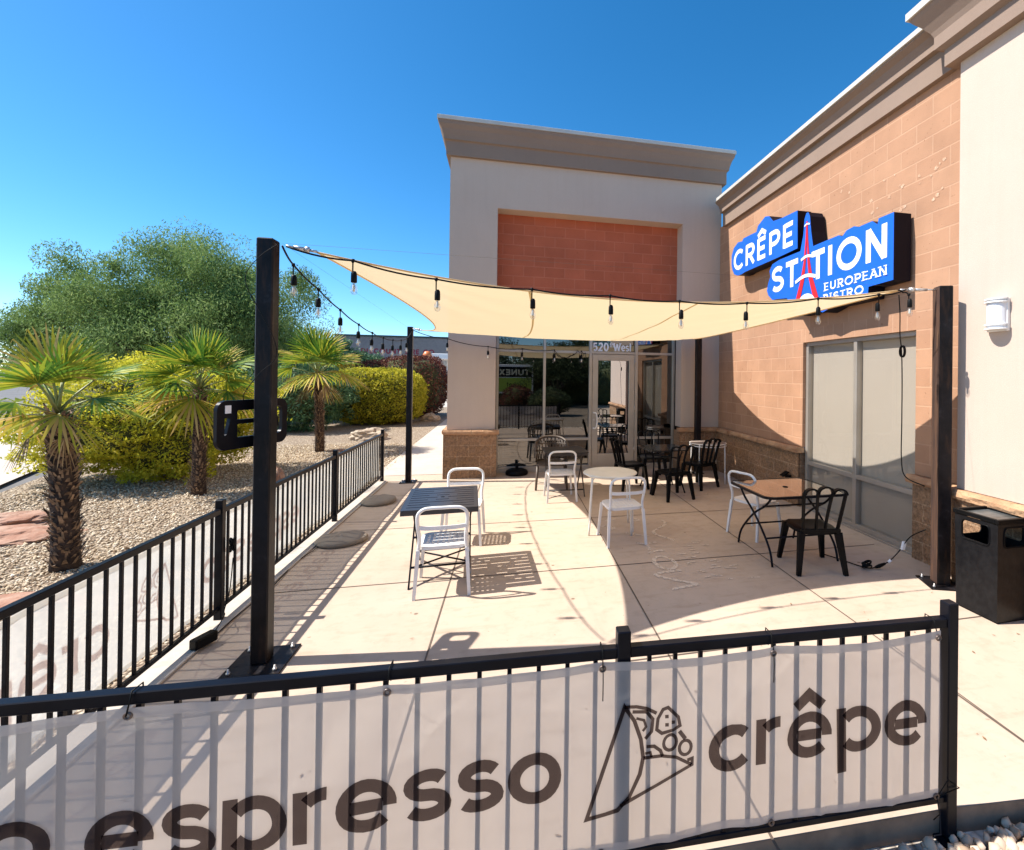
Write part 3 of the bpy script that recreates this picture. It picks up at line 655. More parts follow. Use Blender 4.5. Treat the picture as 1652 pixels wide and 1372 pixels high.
# storefront
sy = 9.55; st = MB(); xs = [-.20, .72, 1.67, 2.63, 3.50]
def hb(x0, x1, z0, z1, y=sy): st.box(x0, x1, y, y+.11, z0, z1, .003)
for x in (-.20, .72): hb(x, x+.052, .06, 3.06)
hb(1.655, 1.715, .0, 3.06, sy-.002); hb(2.625, 2.685, .0, 3.06, sy-.002); hb(3.448, 3.50, .06, 3.06)
for a, b in ((-.148, .72), (.772, 1.655), (2.685, 3.448)):
    for z in (.06, .62, 2.385, 3.01): hb(a, b, z, z+.05, sy+.001)
hb(1.715, 2.625, 2.385, 2.435, sy+.001); hb(1.715, 2.625, 3.01, 3.06, sy+.001)
hb(-.20, 1.655, 0, .06, sy-.03); hb(2.685, 3.50, 0, .06, sy-.03)
sf = st.build('window', M['alu'], bld)
for a, b in ((-.148, .72), (.772, 1.655), (2.685, 3.448)):
    for z0, z1 in ((.11, .62), (.67, 2.385), (2.435, 3.01)): MB().add([(a, sy+.05, z0), (b, sy+.05, z0), (b, sy+.05, z1), (a, sy+.05, z1)], [(0, 1, 2, 3)]).build('pane', M['glass'], sf)
MB().add([(1.715, sy+.05, 2.435), (2.625, sy+.05, 2.435), (2.625, sy+.05, 3.01), (1.715, sy+.05, 3.01)], [(0, 1, 2, 3)]).build('pane', M['glass'], sf)
tx = MB(); TT = lambda u, v, w_: (1.735+u, sy+.047-w_, 2.450+v)
a = text(tx, '520', TT, .165, .20, .14, True, width=.33)
text(tx, 'th', lambda u, v, w_: (2.085+u, sy+.047-w_, 2.53+v), .065, .18, .12, True, width=.09)
text(tx, 'W', lambda u, v, w_: (2.175+u, sy+.047-w_, 2.450+v), .165, .18, .1, True, width=.145)
text(tx, 'est', lambda u, v, w_: (2.335+u, sy+.047-w_, 2.450+v), .125, .20, .14, False, width=.215)
tx.build('address_lettering', M['white'], sf)
dr = MB(); dy = sy+.01
def db(x0, x1, z0, z1, e=0): dr.box(x0, x1, dy+e, dy+.045, z0, z1, .003)
db(1.722, 1.842, .015, 2.378); db(2.498, 2.618, .015, 2.378); db(1.842, 2.498, 2.25, 2.378, .001); db(1.842, 2.498, .015, .33, .001)
door = dr.build('door', M['alu'], bld)
MB().add([(1.842, dy+.02, .33), (2.498, dy+.02, .33), (2.498, dy+.02, 2.25), (1.842, dy+.02, 2.25)], [(0, 1, 2, 3)]).build('pane', M['door_glass'], door)
MB().tube(spline([(1.755, dy-.0, 1.18), (1.755, dy-.06, 1.18), (1.80, dy-.07, 1.16), (1.82, dy-.07, 1.02), (1.80, dy-.07, .88), (1.755, dy-.06, .86), (1.755, dy, .86)], 5), .015, 8).build('handle', M['whitem'], door)
MB().lathe([(.0, -.012), (.02, -.012), (.02, .012), (.0, .012)], (0, 0, 0), 14).build('lock', M['galv'], door, (1.765, dy-.005, 1.03)).rotation_euler.x = R(90)
for z in (.35, 1.2, 2.15): dr2 = MB().tube([(2.622, dy-.008, z), (2.622, dy-.008, z+.12)], .012, 8).build('hinge', M['alu'], door)
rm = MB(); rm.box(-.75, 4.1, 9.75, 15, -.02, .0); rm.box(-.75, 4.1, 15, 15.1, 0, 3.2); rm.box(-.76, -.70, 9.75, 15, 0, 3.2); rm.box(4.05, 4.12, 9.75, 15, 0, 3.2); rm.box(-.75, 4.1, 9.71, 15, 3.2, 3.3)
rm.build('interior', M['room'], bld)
# pale boards behind low left pane, painted stand-in for reflected pavement
pp = MB(); pp.box(-.06, .62, sy+.16, sy+.17, .13, .56); pp.build('reflection_board', mat('pale_blue_reflection', (.45, .53, .56), .5, c2=(.30, .40, .46), sc=5), bld)
pp = MB(); 
for i in range(5): pp.box(-.06, .62, sy+.152, sy+.157, .17+i*.08, .176+i*.08)
pp.build('reflection_lines', M['room'], bld)

# sign
SX = W-.25
sg = thing('shop_sign', 'blue and white lit-letter CREPE STATION sign mounted on salmon block wall', 'sign', (SX, 6.2, 3.7))
sgT = lambda y, z, x: (x, y-6.2, z-3.7)
o1 = [(8.10, 3.92), (8.14, 4.02), (8.14, 4.2), (8.06, 4.32), (7.90, 4.385), (7.74, 4.36), (7.70, 4.40), (7.42, 4.39), (7.25, 4.38), (7.20, 4.47), (6.98, 4.55), (6.86, 4.52), (6.74, 4.40), (6.5, 4.37), (6.10, 4.35), (6.09, 3.80), (6.6, 3.79), (7.62, 3.79), (7.75, 3.775), (7.90, 3.78), (8.03, 3.83)]
o2 = [(6.02, 3.74), (5.955, 3.95), (5.93, 4.17), (5.89, 4.24), (5.85, 4.24), (5.81, 4.17), (5.78, 3.95), (5.735, 3.735), (5.22, 3.735), (5.16, 3.70), (5.08, 3.755), (4.95, 3.765), (4.87, 3.73), (4.835, 3.735), (4.66, 3.735), (4.58, 3.67), (4.565, 3.735), (4.35, 3.735), (4.35, 3.00), (4.71, 2.99), (4.72, 2.86), (5.30, 2.855), (5.52, 2.80), (5.62, 2.84), (6.10, 2.83), (6.24, 3.0), (6.34, 3.12), (6.60, 3.15), (6.74, 3.155), (6.86, 3.25), (6.90, 3.33), (6.86, 3.45), (6.80, 3.54), (6.83, 3.63), (6.75, 3.72), (6.55, 3.745)]
for o_ in (o1, o2):
    MB().plate([o_], sgT, .22).build('cabinet', M['signside'], sg)
    f_ = MB().plate([o_], lambda y, z, x: (x-.004, y-6.2, z-3.7), .0035); f_.build('face', M['blue'], sg)
def lt(s_, y0, y1, z0, h, wd, serif=False, track=.12, slant=0):
    mb = MB(); text(mb, s_, lambda u, v, w_: (-.006-w_, y0-u-6.2, z0+v-3.7+slant*u), h, wd, track, serif, width=y0-y1); return mb.build('lettering', M['white'], sg)
lt('CRÊPE', 8.05, 6.17, 3.885, .355, .20, track=.16)
lt('ST', 6.76, 6.06, 3.265, .385, .20, track=.14); lt('TION', 5.76, 4.415, 3.265, .385, .20, track=.14)
lt('EUROPEAN', 5.49, 4.43, 3.075, .105, .20, True, .16); lt('BISTRO', 5.50, 4.78, 2.925, .105, .20, True, .16)
er = MB()   # the red and white lattice tower drawn on the sign face
eT = lambda y, z, w_: (-.0105-w_, y-6.2, z-3.7)
for s_ in (1, -1):
    c = 5.865; q = [(c+s_*.012, 4.12), (c+s_*.03, 3.85), (c+s_*.07, 3.55), (c+s_*.14, 3.30), (c+s_*.27, 3.0), (c+s_*.33, 2.9)]
    L = q+[(c+s_*.20, 2.9), (c+s_*.15, 3.03), (c+s_*.055, 3.30), (c+s_*.02, 3.55), (c+s_*.003, 3.85), (c+s_*.001, 4.12)]
    er.plate([L], eT, .001)
er.build('red_tower_drawing', M['red'], sg)
e2 = lambda u, v, w_: (-.0125-w_, u-6.2, v-3.7)
for k, (c0, c1, z, dz, wd) in enumerate([(5.92, 5.80, 4.06, .02, .02), (5.99, 5.74, 3.60, .03, .035), (6.12, 5.66, 3.31, .05, .045)]):
    ew = MB(); ribbon(ew, [(c0+(c1-c0)*t/8, z+dz*math.sin(math.pi*t/8)) for t in range(9)], wd, e2, k*.0003); ew.build('white_band', M['white'], sg)
ew = MB(); ribbon(ew, [(5.865+.19*math.cos(R(a_)), 2.90+.17*math.sin(R(a_))) for a_ in range(0, 181, 12)], .07, e2, .001)
ew.build('white_arch', M['white'], sg)

# wall lamp on tower
wl = thing('wall_lamp', 'white half-round wall lamp mounted on the sunlit stucco', 'wall lamp', (TX, 3.29, 2.49))
MB().box(-.03, 0, -.085, .10, -.145, .135, .004).build('back_plate', M['whitem'], wl)
def half(r, z0, z1, x0=-.03):
    mb = MB(); n = 12; P = [(x0-r*math.sin(math.pi*k/n)*.95, r*math.cos(math.pi*k/n)) for k in range(n+1)]
    vs = [(x, y, z0) for x, y in P]+[(x, y, z1) for x, y in P]; m = n+1
    return mb.add(vs, [(k, k+1, m+k+1, m+k) for k in range(n)]+[tuple(range(m))[::-1], tuple(range(m, 2*m)), (n, 0, m, m+n)], False)
for z in (-.13, -.095, .10, .125): half(.095, z, z+.012).build('ring', M['whitem'], wl)
half(.078, -.125, .125).build('lamp_shade', M['lampwhite'], wl)

# ================================================================== POSTS
def post(name, x, y, h, wd, label, plate=(.34, .34), m='steel'):
    t = thing(name, label, 'post', (x, y, 0), 0, 'steel posts carrying the shade sail')
    MB().box(-wd/2, wd/2, -wd/2, wd/2, .012, h, .008).build('shaft', M[m], t)
    MB().box(-plate[0]/2, plate[0]/2, -plate[1]/2, plate[1]/2, .001, .013, .002).build('base_plate', M['rust'] if m != 'steel' else M['steel'], t)
    for a in (-1, 1):
        for b in (-1, 1):
            MB().lathe([(.013, 0), (.013, .012), (.007, .013), (.007, .032), (0, .033)], (a*(plate[0]/2-.04), b*(plate[1]/2-.04), .013), 6).build('bolt', M['galv'], t)
    return t
pA = post('sail_post', -1.55, 3.54, 2.79, .100, 'tall near black steel post beside the left railing')
pB = post('sail_post', 4.015, 3.69, 2.80, .118, 'rust-streaked black steel post in front of the stucco wall', (.30, .30)); pB.rotation_euler.z = R(-20)
MB().box(-.0612, -.0592, -.059, .059, .02, 2.79).build('rusty_side', M['rust'], pB)
pC = post('sail_post', -1.68, 8.99, 2.76, .092, 'slim far black steel post at the end of the railing', (.26, .26))
pD = post('sail_post', 3.77, 8.93, 2.76, .11, 'black steel post in the corner between the two walls', (.22, .22))
# TV bracket
tv = thing('tv_bracket', 'black metal screen bracket with cut-out openings fixed to near post', 'bracket', (-1.72, 3.33, 1.42), math.atan2(.47, .18))
lp = [rrect(.52, .31, .06, 5, .26, .155), rrect(.075, .19, .035, 5, .44, .165), rrect(.17, .06, .008, 2, .22, .215), rrect(.17, .085, .008, 2, .22, .115), [(.05, .20), (.09, .20), (.065, .10), (.05, .09)]]
MB().plate(lp, lambda u, v, w_: (u, w_, v), .025).build('plate', M['black'], tv)
MB().box(.05, .09, -.003, -.001, .23, .28).build('sticker', M['white'], tv)
MB().box(.28, .40, -.05, 0, .12, .19, .004).build('arm', M['black'], tv)

# ================================================================== RAILINGS
def railing(name, A, B, posts, label, zb=.085, zt=.845, ph=.93, ends=True, foot=.01):
    A, B = Vector(A), Vector(B); L = (B-A).length; d = (B-A)/L; nn = Vector((-d.y, d.x, 0)); up = Vector((0, 0, 1))
    t = thing(name, label, 'railing', A)
    def ob(mb, s0, s1, z0, z1, hw, ch=.003): c = d*((s0+s1)/2)+up*((z0+z1)/2); return mb.obox(c, d*(s1-s0)/2, nn*hw, up*(z1-z0)/2, ch)
    for s_ in posts:
        p_ = ob(MB(), s_-.026, s_+.026, foot, ph, .026, .004).build('post', M['black'], t)
        ob(MB(), s_-.06, s_+.06, foot-.009, foot+.001, .06 if foot > 0 else .045, .002).build('foot_plate', M['black'], p_)
    ss = sorted(posts); kk = 0
    for a, b in zip(ss[:-1], ss[1:]):
        ob(MB(), a+.026, b-.026, zt-.02, zt+.02, .019).build('top_rail', M['black'], t)
        ob(MB(), a+.026, b-.026, zb, zb+.028, .013).build('bottom_rail', M['black'], t)
        n = max(1, round((b-a)/.106))
        for k in range(1, n):
            s_ = a+(b-a)*k/n; ob(MB(), s_-.008, s_+.008, zb+.028, zt-.02, .008, .001).build('baluster', M['black'], t)
    return t
frail = railing('railing', FA, FB, [0, 1.475, 4.06], 'black picket railing across the front carrying the espresso banner', foot=-.10, zb=.055)
lrail = railing('railing', (-2.13, 1.90, 0), (-2.13, 9.06, 0), [0.06, 2.29, 4.79, 7.16], 'long black picket railing down the left side beside the gravel')

# banners
def banner(name, P, nu, s0, s1, z0f, z1f, off, label):
    """P(s,z,w) -> world"""
    t = thing(name, label, 'banner', P(s0, 0, off))
    base = Vector(P(s0, 0, off)); rows = []; nv = 36
    def wav(s_, q): return off+.008*math.sin(s_*5.1+q*2)+.007*noise.noise(Vector((s_*6, q*3, 1)))+.012*max(0, .12-abs(noise.noise(Vector((s_*3.1+q*1.5, q*1.3, 4)))))*4*(1-q*.6)
    for j in range(nv+1):
        q = j/nv; rows.append([Vector(P(s0+(s1-s0)*i/nu, z0f(i/nu)+(z1f(i/nu)-z0f(i/nu))*q, wav(s0+(s1-s0)*i/nu, q)))-base for i in range(nu+1)])
    MB().grid(rows).build('fabric', M['banner' if 'espresso' in name else 'banner_side'], t)
    hm = MB(); w2 = .032
    for fz, sgn in ((z1f, -1), (z0f, 1)):
        q0 = 1 if sgn < 0 else 0
        hm.grid([[Vector(P(s0+(s1-s0)*i/nu, fz(i/nu)+sgn*dz, wav(s0+(s1-s0)*i/nu, q0)+.002))-base for i in range(nu+1)] for dz in (0, w2)])
    hm.build('hem', M['hem' if 'espresso' in name else 'banner_side'], t)
    return t, base, wav
fd = (FB-FA).normalized(); fn = Vector((fd.y, -fd.x, 0)) ; fn = fn if fn.y < 0 else -fn
FP = lambda s_, z, w_: tuple(FA+fd*s_+fn*w_+Vector((0, 0, z)))
def sag(q):
    s_ = .085+3.915*q; T_ = [.085, .865, 1.56, 2.32, 3.10, 4.0]
    for a, b, d_ in zip(T_[:-1], T_[1:], (.030, .010, .014, .010, .012)):
        if s_ <= b+1e-6: k = (s_-a)/(b-a); return .832-.006*(a > .1)-d_*4*k*(1-k)
    return .82
fb, fbase, fwav = banner('espresso_banner', FP, 300, .085, 4.0, lambda q: .118, sag, .034, 'translucent pale mesh banner printed espresso and crepe tied to front railing')
def btext(par, base, s_, P, ustart, uend, z0, z1, h, wd, woff, wav, mirror_dir=1, name='lettering'):
    """text from ustart to uend (railing distance), baseline z0->z1"""
    mb = MB(); L = abs(uend-ustart); dr_ = 1 if uend > ustart else -1
    def T(u, v, w_):
        ss_ = ustart+dr_*u; q = (z0+(z1-z0)*u/L+v); return Vector(P(ss_, q, wav(ss_, (q-.1)/.72)+woff+w_))-base
    text(mb, s_, T, h, wd, .11, width=L); return mb.build(name, M['banner_ink' if 'espresso' in par.name else 'ink_side'], par)
btext(fb, fbase, 'espresso', FP, 3.215, 1.715, .312, .338, .178, .25, .004, fwav)
btext(fb, fbase, 'crêpe', FP, 1.135, .160, .352, .368, .182, .24, .004, fwav)
btext(fb, fbase, 'p', FP, 3.50, 3.31, .33, .33, .178, .25, .004, fwav)
def icon(par, base, P, f, wav, name='crepe_drawing'):
    """line drawing of a filled crepe cone; f maps icon (s,z)->(railing s,z)"""
    mb = MB(); k = [0]
    def T(u, v, w_): s_, z = f(u, v); return Vector(P(s_, z, wav(s_, (z-.1)/.72)+.004+w_))-base
    def ln(pts, wd=.013): k[0] += 1; ribbon(mb, pts, wd, T, k[0]*.0002)
    ln([(1.475, .655), (1.616, .250), (1.545, .263), (1.50, .277), (1.455, .32), (1.415, .40), (1.402, .46), (1.412, .53), (1.437, .60), (1.475, .655)], .015)
    ln([(1.475, .655), (1.43, .653), (1.39, .642), (1.35, .62)]); ln([(1.49, .292), (1.35, .345), (1.205, .405), (1.205, .43), (1.225, .425)]); ln([(1.402, .458), (1.33, .457), (1.27, .443), (1.207, .405)])
    ln([(1.445, .635), (1.39, .63), (1.365, .60), (1.37, .555), (1.395, .53)]); ln([(1.43, .61), (1.40, .60), (1.392, .575), (1.405, .56)], .01)
    ln([(1.39, .50), (1.36, .50), (1.335, .48), (1.325, .455)]); ln([(1.395, .475), (1.375, .478), (1.37, .46)], .01)
    ln([(1.305, .638), (1.265, .60), (1.257, .565), (1.285, .552), (1.33, .545), (1.35, .56), (1.345, .60), (1.325, .632), (1.305, .638)])
    for a, b in ((1.31, .605), (1.31, .575), (1.285, .583)): ln([(a-.007, b), (a+.007, b)], .013)
    ln(arc(1.297, .506, .026, .03, 0, 360, 18)); ln(arc(1.235, .478, .024, .028, 0, 360, 18)); ln([(1.26, .545), (1.235, .512)], .016)
    return mb.build(name, M['banner_ink' if 'espresso' in par.name else 'ink_side'], par)
icon(fb, fbase, FP, lambda s_, z: (s_, z), fwav)
EY = mat('brass_eyelet', (.16, .12, .10), .35, .6)
for s_ in (.10, .865, 1.56, 2.32, 3.10, 3.85):
    for z in (.803, .122):
        c = Vector(FP(s_, z, fwav(s_, (z-.1)/.72)+.006))-fbase; e1 = fd; e2_ = Vector((0, 0, 1))
        MB().tube([c+(e1*math.cos(a)+e2_*math.sin(a))*.010 for a in [2*math.pi*k/12 for k in range(12)]], .004, 6, True).build('grommet', EY, fb)
for s_ in (.10, .865, 1.56, 2.32, 3.10):
    c = Vector(FP(s_, .803, .045))-fbase; q = lambda w_, z: Vector(FP(s_, z, w_))-fbase
    ti = MB().tube([q(.044, .806), q(.028, .85), q(.022, .872), q(-.024, .872), q(-.026, .82), q(.0, .815)], .0025, 5)
    if s_ in (.865, 1.56): ti.tube([q(.044, .80), q(.048, .76), q(.046, .69)], .0022, 5)
    ti.build('zip_tie', M['cord'], fb)
c = lambda s_, z, w_: Vector(FP(s_, z, w_))-fbase
for z in (.12,): ti = MB().tube([c(.10, z, .045), c(.03, z+.05, .03), c(-.03, z+.01, .03), c(.10, z, .045)], .0025, 5); ti.tube([c(.10, z, .045), c(.09, .05, .05), c(.11, .02, .04)], .0025, 5)
ti.build('zip_tie', M['cord'], fb)
LP = lambda s_, z, w_: (-2.13-w_, 1.90+s_, z)
lb, lbase, lwav = banner('side_banner', LP, 180, .10, 7.1, lambda q: .14, lambda q: .80-.006*abs(math.sin(q*30)), .034, 'pale mesh banner on the outside of the left railing, print showing reversed')
btext(lb, lbase, 'crêpe', LP, 3.22-1.9, 2.25-1.9, .335, .335, .182, .205, .004, lwav)
btext(lb, lbase, 'espresso', LP, 5.72-1.9, 4.02-1.9, .335, .335, .178, .215, .004, lwav)
icon(lb, lbase, LP, lambda s_, z: (3.40-1.9+(s_-1.205)*.9, z), lwav)

# ================================================================== SHADE SAIL
sail = thing('shade_sail', 'cream four-cornered shade sail stretched over the patio', 'shade sail', (1.2, 6.2, 2.6))
def bz(a, m, b):
    a, m, b = map(Vector, (a, m, b)); c_ = 2*m-.5*(a+b); return lambda t: (1-t)**2*a+2*t*(1-t)*c_+t*t*b
c00, c10, c01, c11 = (-1.30, 3.66, 2.755), (3.62, 3.78, 2.765), (-1.45, 8.78, 2.69), (3.64, 8.93, 2.71)
near = bz(c00, (1.15, 4.10, 2.60), c10); far = bz(c01, (1.1, 8.36, 2.60), c11); left = bz(c00, (-.90, 6.1, 2.56), c01); right = bz(c10, (3.0, 6.1, 2.55), c11)
rows = []; org = Vector((1.2, 6.2, 2.6)); n = 60
C = [Vector(c) for c in (c00, c10, c01, c11)]
for j in range(n+1):
    v = j/n; r = []
    for i in range(n+1):
        u = i/n
        p = (1-v)*near(u)+v*far(u)+(1-u)*left(v)+u*right(v)-((1-u)*(1-v)*C[0]+u*(1-v)*C[1]+(1-u)*v*C[2]+u*v*C[3])
        e_ = min(1, 14*u*(1-u))*min(1, 14*v*(1-v)); p.z += .012*noise.noise(Vector((u*4, v*9, 0)))*e_
        for cu, cv in ((0, 0), (1, 0), (0, 1), (1, 1)):
            du, dv = abs(u-cu), abs(v-cv); q_ = math.hypot(du, dv)
            if 0 < q_ < .5: p.z += .010*math.sin(math.atan2(dv, du)*15+cu*2+cv)*(1-q_/.5)*min(1, q_*10)*e_
        r.append(p-org)
    rows.append(r)
MB().grid(rows).build('fabric', M['sail'], sail)
for us in (.31, .63):
    k_ = int(us*n); MB().grid([[rows[j][k_]-Vector((0, 0, .003)), rows[j][k_]+(rows[j][k_+1]-rows[j][k_])*.28-Vector((0, 0, .003))] for j in range(n+1)]).build('seam', M['sail_seam'], sail)
for e, nm in ((near, 0), (far, 0), (left, 0), (right, 0)):
    MB().tube([e(k/40)-org-Vector((0, 0, .004)) for k in range(41)], .007, 6).build('hem', M['sail'], sail)
for c_, top in ((c00, (-1.47, 3.60, 2.77)), (c10, (3.95, 3.71, 2.77)), (c01, (-1.64, 8.95, 2.73)), (c11, (3.72, 8.88, 2.73))):
    a, b = Vector(c_)-org, Vector(top)-org; d = b-a
    tb = MB().tube([a, a+d*.25], .010, 6).tube([a+d*.25, a+d*.4], .022, 6).tube([a+d*.4, a+d*.75], .014, 8).tube([a+d*.75, b], .007, 6)
    tb.tube([a+d*.30+Vector((0, .02*math.cos(t), .02*math.sin(t))) for t in [math.pi*k/6 for k in range(12)]], .004, 5, True); tb.build('turnbuckle', M['galv'], sail)

# ================================================================== STRING LIGHTS
def string_lights(label, pts, bulbs, drop=.12, sc=1.0, sagm=.03, wire=True, loc=None):
    org = Vector(pts[0]); t = thing('string_lights', label, 'string lights', org, 0, 'festoon light strings round the patio')
    B = [Vector(b) for b in bulbs]; P = [Vector(p) for p in pts]; cp = []
    for i in range(len(P)-1):
        a, b = P[i], P[i+1]
        for k in range(8): q = k/8; cp.append(a.lerp(b, q)-Vector((0, 0, 4*sagm*q*(1-q))))
    cp.append(P[-1]); MB().tube([p-org for p in cp], .0065, 6).build('cord', M['cord'], t)
    if wire:
        MB().tube([P[0]-org+Vector((0, 0, .02)), P[-1]-org+Vector((0, 0, .02))], .0008, 4).build('guy_wire', M['joint'], t)
    for b in B:
        tilt = Vector((random.uniform(-.012, .012), random.uniform(-.012, .012), 0)); q = b-org
        sk = MB().lathe([(0, .012), (.012, .010), (.013, -.006), (.005, -.018), (.0045, -drop+.04)], q, 8)
        z = -drop; c_ = q+tilt
        sk.lathe([(.0, z+.045), (.012, z+.044), (.019, z+.03), (.0205, z), (.0205, z-.03), (.018, z-.035), (0, z-.035)], c_, 12)
        s_ = sk.build('socket', M['cord'], t)
        MB().lathe([(.011, z-.036), (.0125, z-.045), (.021, z-.066), (.0245, z-.085), (.022, z-.104), (.012, z-.118), (0, z-.121)], c_, 14).build('bulb', M['bulb'], s_)
        MB().lathe([(.003, z-.04), (.009, z-.06), (.010, z-.085), (.005, z-.098), (0, z-.10)], c_, 7).build('filament', M['filament'], s_)
    return t
nb = [(-1.06, 3.62, 2.70), (-.52, 3.72, 2.62), (.19, 3.82, 2.60), (.835, 3.85, 2.585), (1.45, 3.86, 2.57), (2.08, 3.85, 2.58), (2.76, 3.80, 2.645), (3.35, 3.74, 2.70)]
string_lights('long string of bulbs along the near edge of the cream sail', [(-1.46, 3.58, 2.76)]+nb+[(3.62, 3.71, 2.755)], nb, sagm=.018)
# last bulb with the drop cord on the right post
lbz = [(-1.57, 3.97, 2.72), (-1.585, 4.50, 2.63), (-1.60, 5.10, 2.535), (-1.60, 5.70, 2.455), (-1.61, 6.28, 2.415), (-1.62, 6.85, 2.40), (-1.62, 7.40, 2.41), (-1.63, 8.0, 2.45), (-1.64, 8.5, 2.52)]
string_lights('sagging string of bulbs from near post to far post on left', [(-1.50, 3.62, 2.77)]+lbz+[(-1.65, 8.95, 2.68)], lbz, sagm=.012)
fbz = [(-1.05, 9.03, 2.57), (-.34, 9.07, 2.45), (.30, 9.47, 2.45), (.93, 9.49, 2.44), (1.48, 9.49, 2.43)]
string_lights('string of bulbs looped along the storefront windows by the door', [(-1.63, 9.02, 2.70)]+fbz[:4]+[(1.10, 9.48, 2.30), (1.28, 9.48, 2.34), (1.40, 9.49, 2.44), fbz[4], (1.56, 9.49, 2.40), (1.58, 9.49, 2.26)], fbz, sagm=.03, wire=False)
b0 = [(3.60, 3.66, 2.70)]
string_lights('single bulb on a short cord tail beside the rust-streaked post', [(3.50, 3.68, 2.735), (3.545, 3.67, 2.715), (3.60, 3.66, 2.70)], b0, drop=.085, sagm=-.01, wire=False)

# cords
def cordobj(name, label, pts, extra=None, r=.0055):
    t = thing(name, label, 'cord', pts[0]); o_ = Vector(pts[0]); MB().tube([p-o_ for p in spline(pts, 8)], r, 6).build('cable', M['cord'], t)
    if extra: extra(t, o_)
    return t
def coil(c_, r1, r2, n, m=None):
    mb = MB()
    for k in range(n):
        a = random.random()*6; rr = random.uniform(.7, 1); mb.tube([Vector(c_)+Vector((r1*rr*math.cos(q), r1*rr*.6*math.sin(q), r2+r2*math.sin(q+a)+k*.004)) for q in [2*math.pi*i/14 for i in range(14)]], .006, 5, True)
    return mb
def ex1(t, o_):
    c_ = Vector((3.72, 3.86, 2.19))-o_; mb = MB()
    for k in range(5): mb.tube([c_+Vector((.005*k, .028*math.cos(q), .055*math.sin(q))) for q in [2*math.pi*i/14 for i in range(14)]], .005, 5, True)
    mb.build('coiled_loop', M['cord'], t)
cordobj('drop_cord', 'black cord hanging past the window with a coiled loop', [(3.55, 3.72, 2.70), (3.64, 3.80, 2.55), (3.70, 3.86, 2.35), (3.72, 3.86, 2.19), (3.71, 3.84, 1.9), (3.73, 3.86, 1.5), (3.74, 3.87, 1.15), (3.78, 3.86, .98), (3.93, 3.79, .90)], ex1)
def ex2(t, o_):
    coil(Vector((3.58, 4.12, .01))-o_, .055, .02, 9).build('coiled_cable', M['cord'], t)
    MB().tube([Vector((3.66, 4.10, .02))-o_, Vector((3.70, 4.09, .035))-o_, Vector((3.76, 4.08, .06))-o_], [.012, .02, .012], 8).build('plug', M['plastic'], t)
    MB().tube([Vector((3.79, 4.07, .075))-o_, Vector((3.81, 4.06, .10))-o_], .016, 8).build('white_connector', M['white'], t)
    MB().obox(Vector((3.90, 4.0, .26))-o_, (.02, 0, 0), (0, .012, 0), (.01, 0, .04), .004).build('tag', M['white'], t)
cordobj('extension_cord', 'black extension cord coiled on the concrete by the window pier', [(3.40, 4.55, .008), (3.48, 4.38, .008), (3.55, 4.20, .008), (3.62, 4.11, .012), (3.72, 4.09, .04), (3.80, 4.065, .09), (3.87, 4.02, .20), (3.93, 3.95, .36), (3.96, 3.80, .48)], ex2)
def ex3(t, o_):
    MB().obox(Vector((-2.02, 3.80, .055))-o_, Vector((.03, .07, 0)), Vector((-.03, .012, 0)), Vector((0, 0, .035)), .008).build('adaptor_box', M['plastic'], t)
    MB().tube(spline([Vector(p)-o_ for p in [(-1.99, 3.86, .07), (-2.0, 4.0, .12), (-2.07, 4.14, .10), (-2.09, 4.25, .2), (-2.08, 4.27, .45)]], 6), .004, 5).build('cable', M['cord'], t)
    coil(Vector((-2.08, 4.26, .50))-o_, .02, .05, 5).build('coiled_cable', M['cord'], t)
cordobj('outlet_lead', 'black adaptor and lead lying on the kerb under the left railing', [(-2.0, 3.86, .03), (-2.02, 4.2, .02), (-2.0, 4.7, .012), (-2.04, 5.3, .012), (-1.99, 5.7, .012), (-2.03, 6.1, .012)], ex3, .004)
cordobj('post_wire', 'thin grey wire wound around the near black post', [(-1.46, 3.455, 2.74), (-1.55, 3.448, 2.66), (-1.63, 3.452, 2.55), (-1.625, 3.45, 2.45), (-1.55, 3.447, 2.30), (-1.468, 3.45, 2.12), (-1.465, 3.46, 2.0), (-1.55, 3.447, 1.90), (-1.63, 3.45, 1.78), (-1.66, 3.5, 1.73)], None, .0025)
fl = thing('outlet_box', 'small black outdoor outlet cover propped open on the block wainscot', 'outlet', (W-.06, 6.55, .40))
MB().box(-.03, .02, -.05, .05, -.04, .04, .004).build('cover_base', M['plastic'], fl); MB().obox((-.07, .0, .055), (.05, 0, .03), (0, .05, 0), (.004, 0, -.007)).build('flap', M['plastic'], fl)

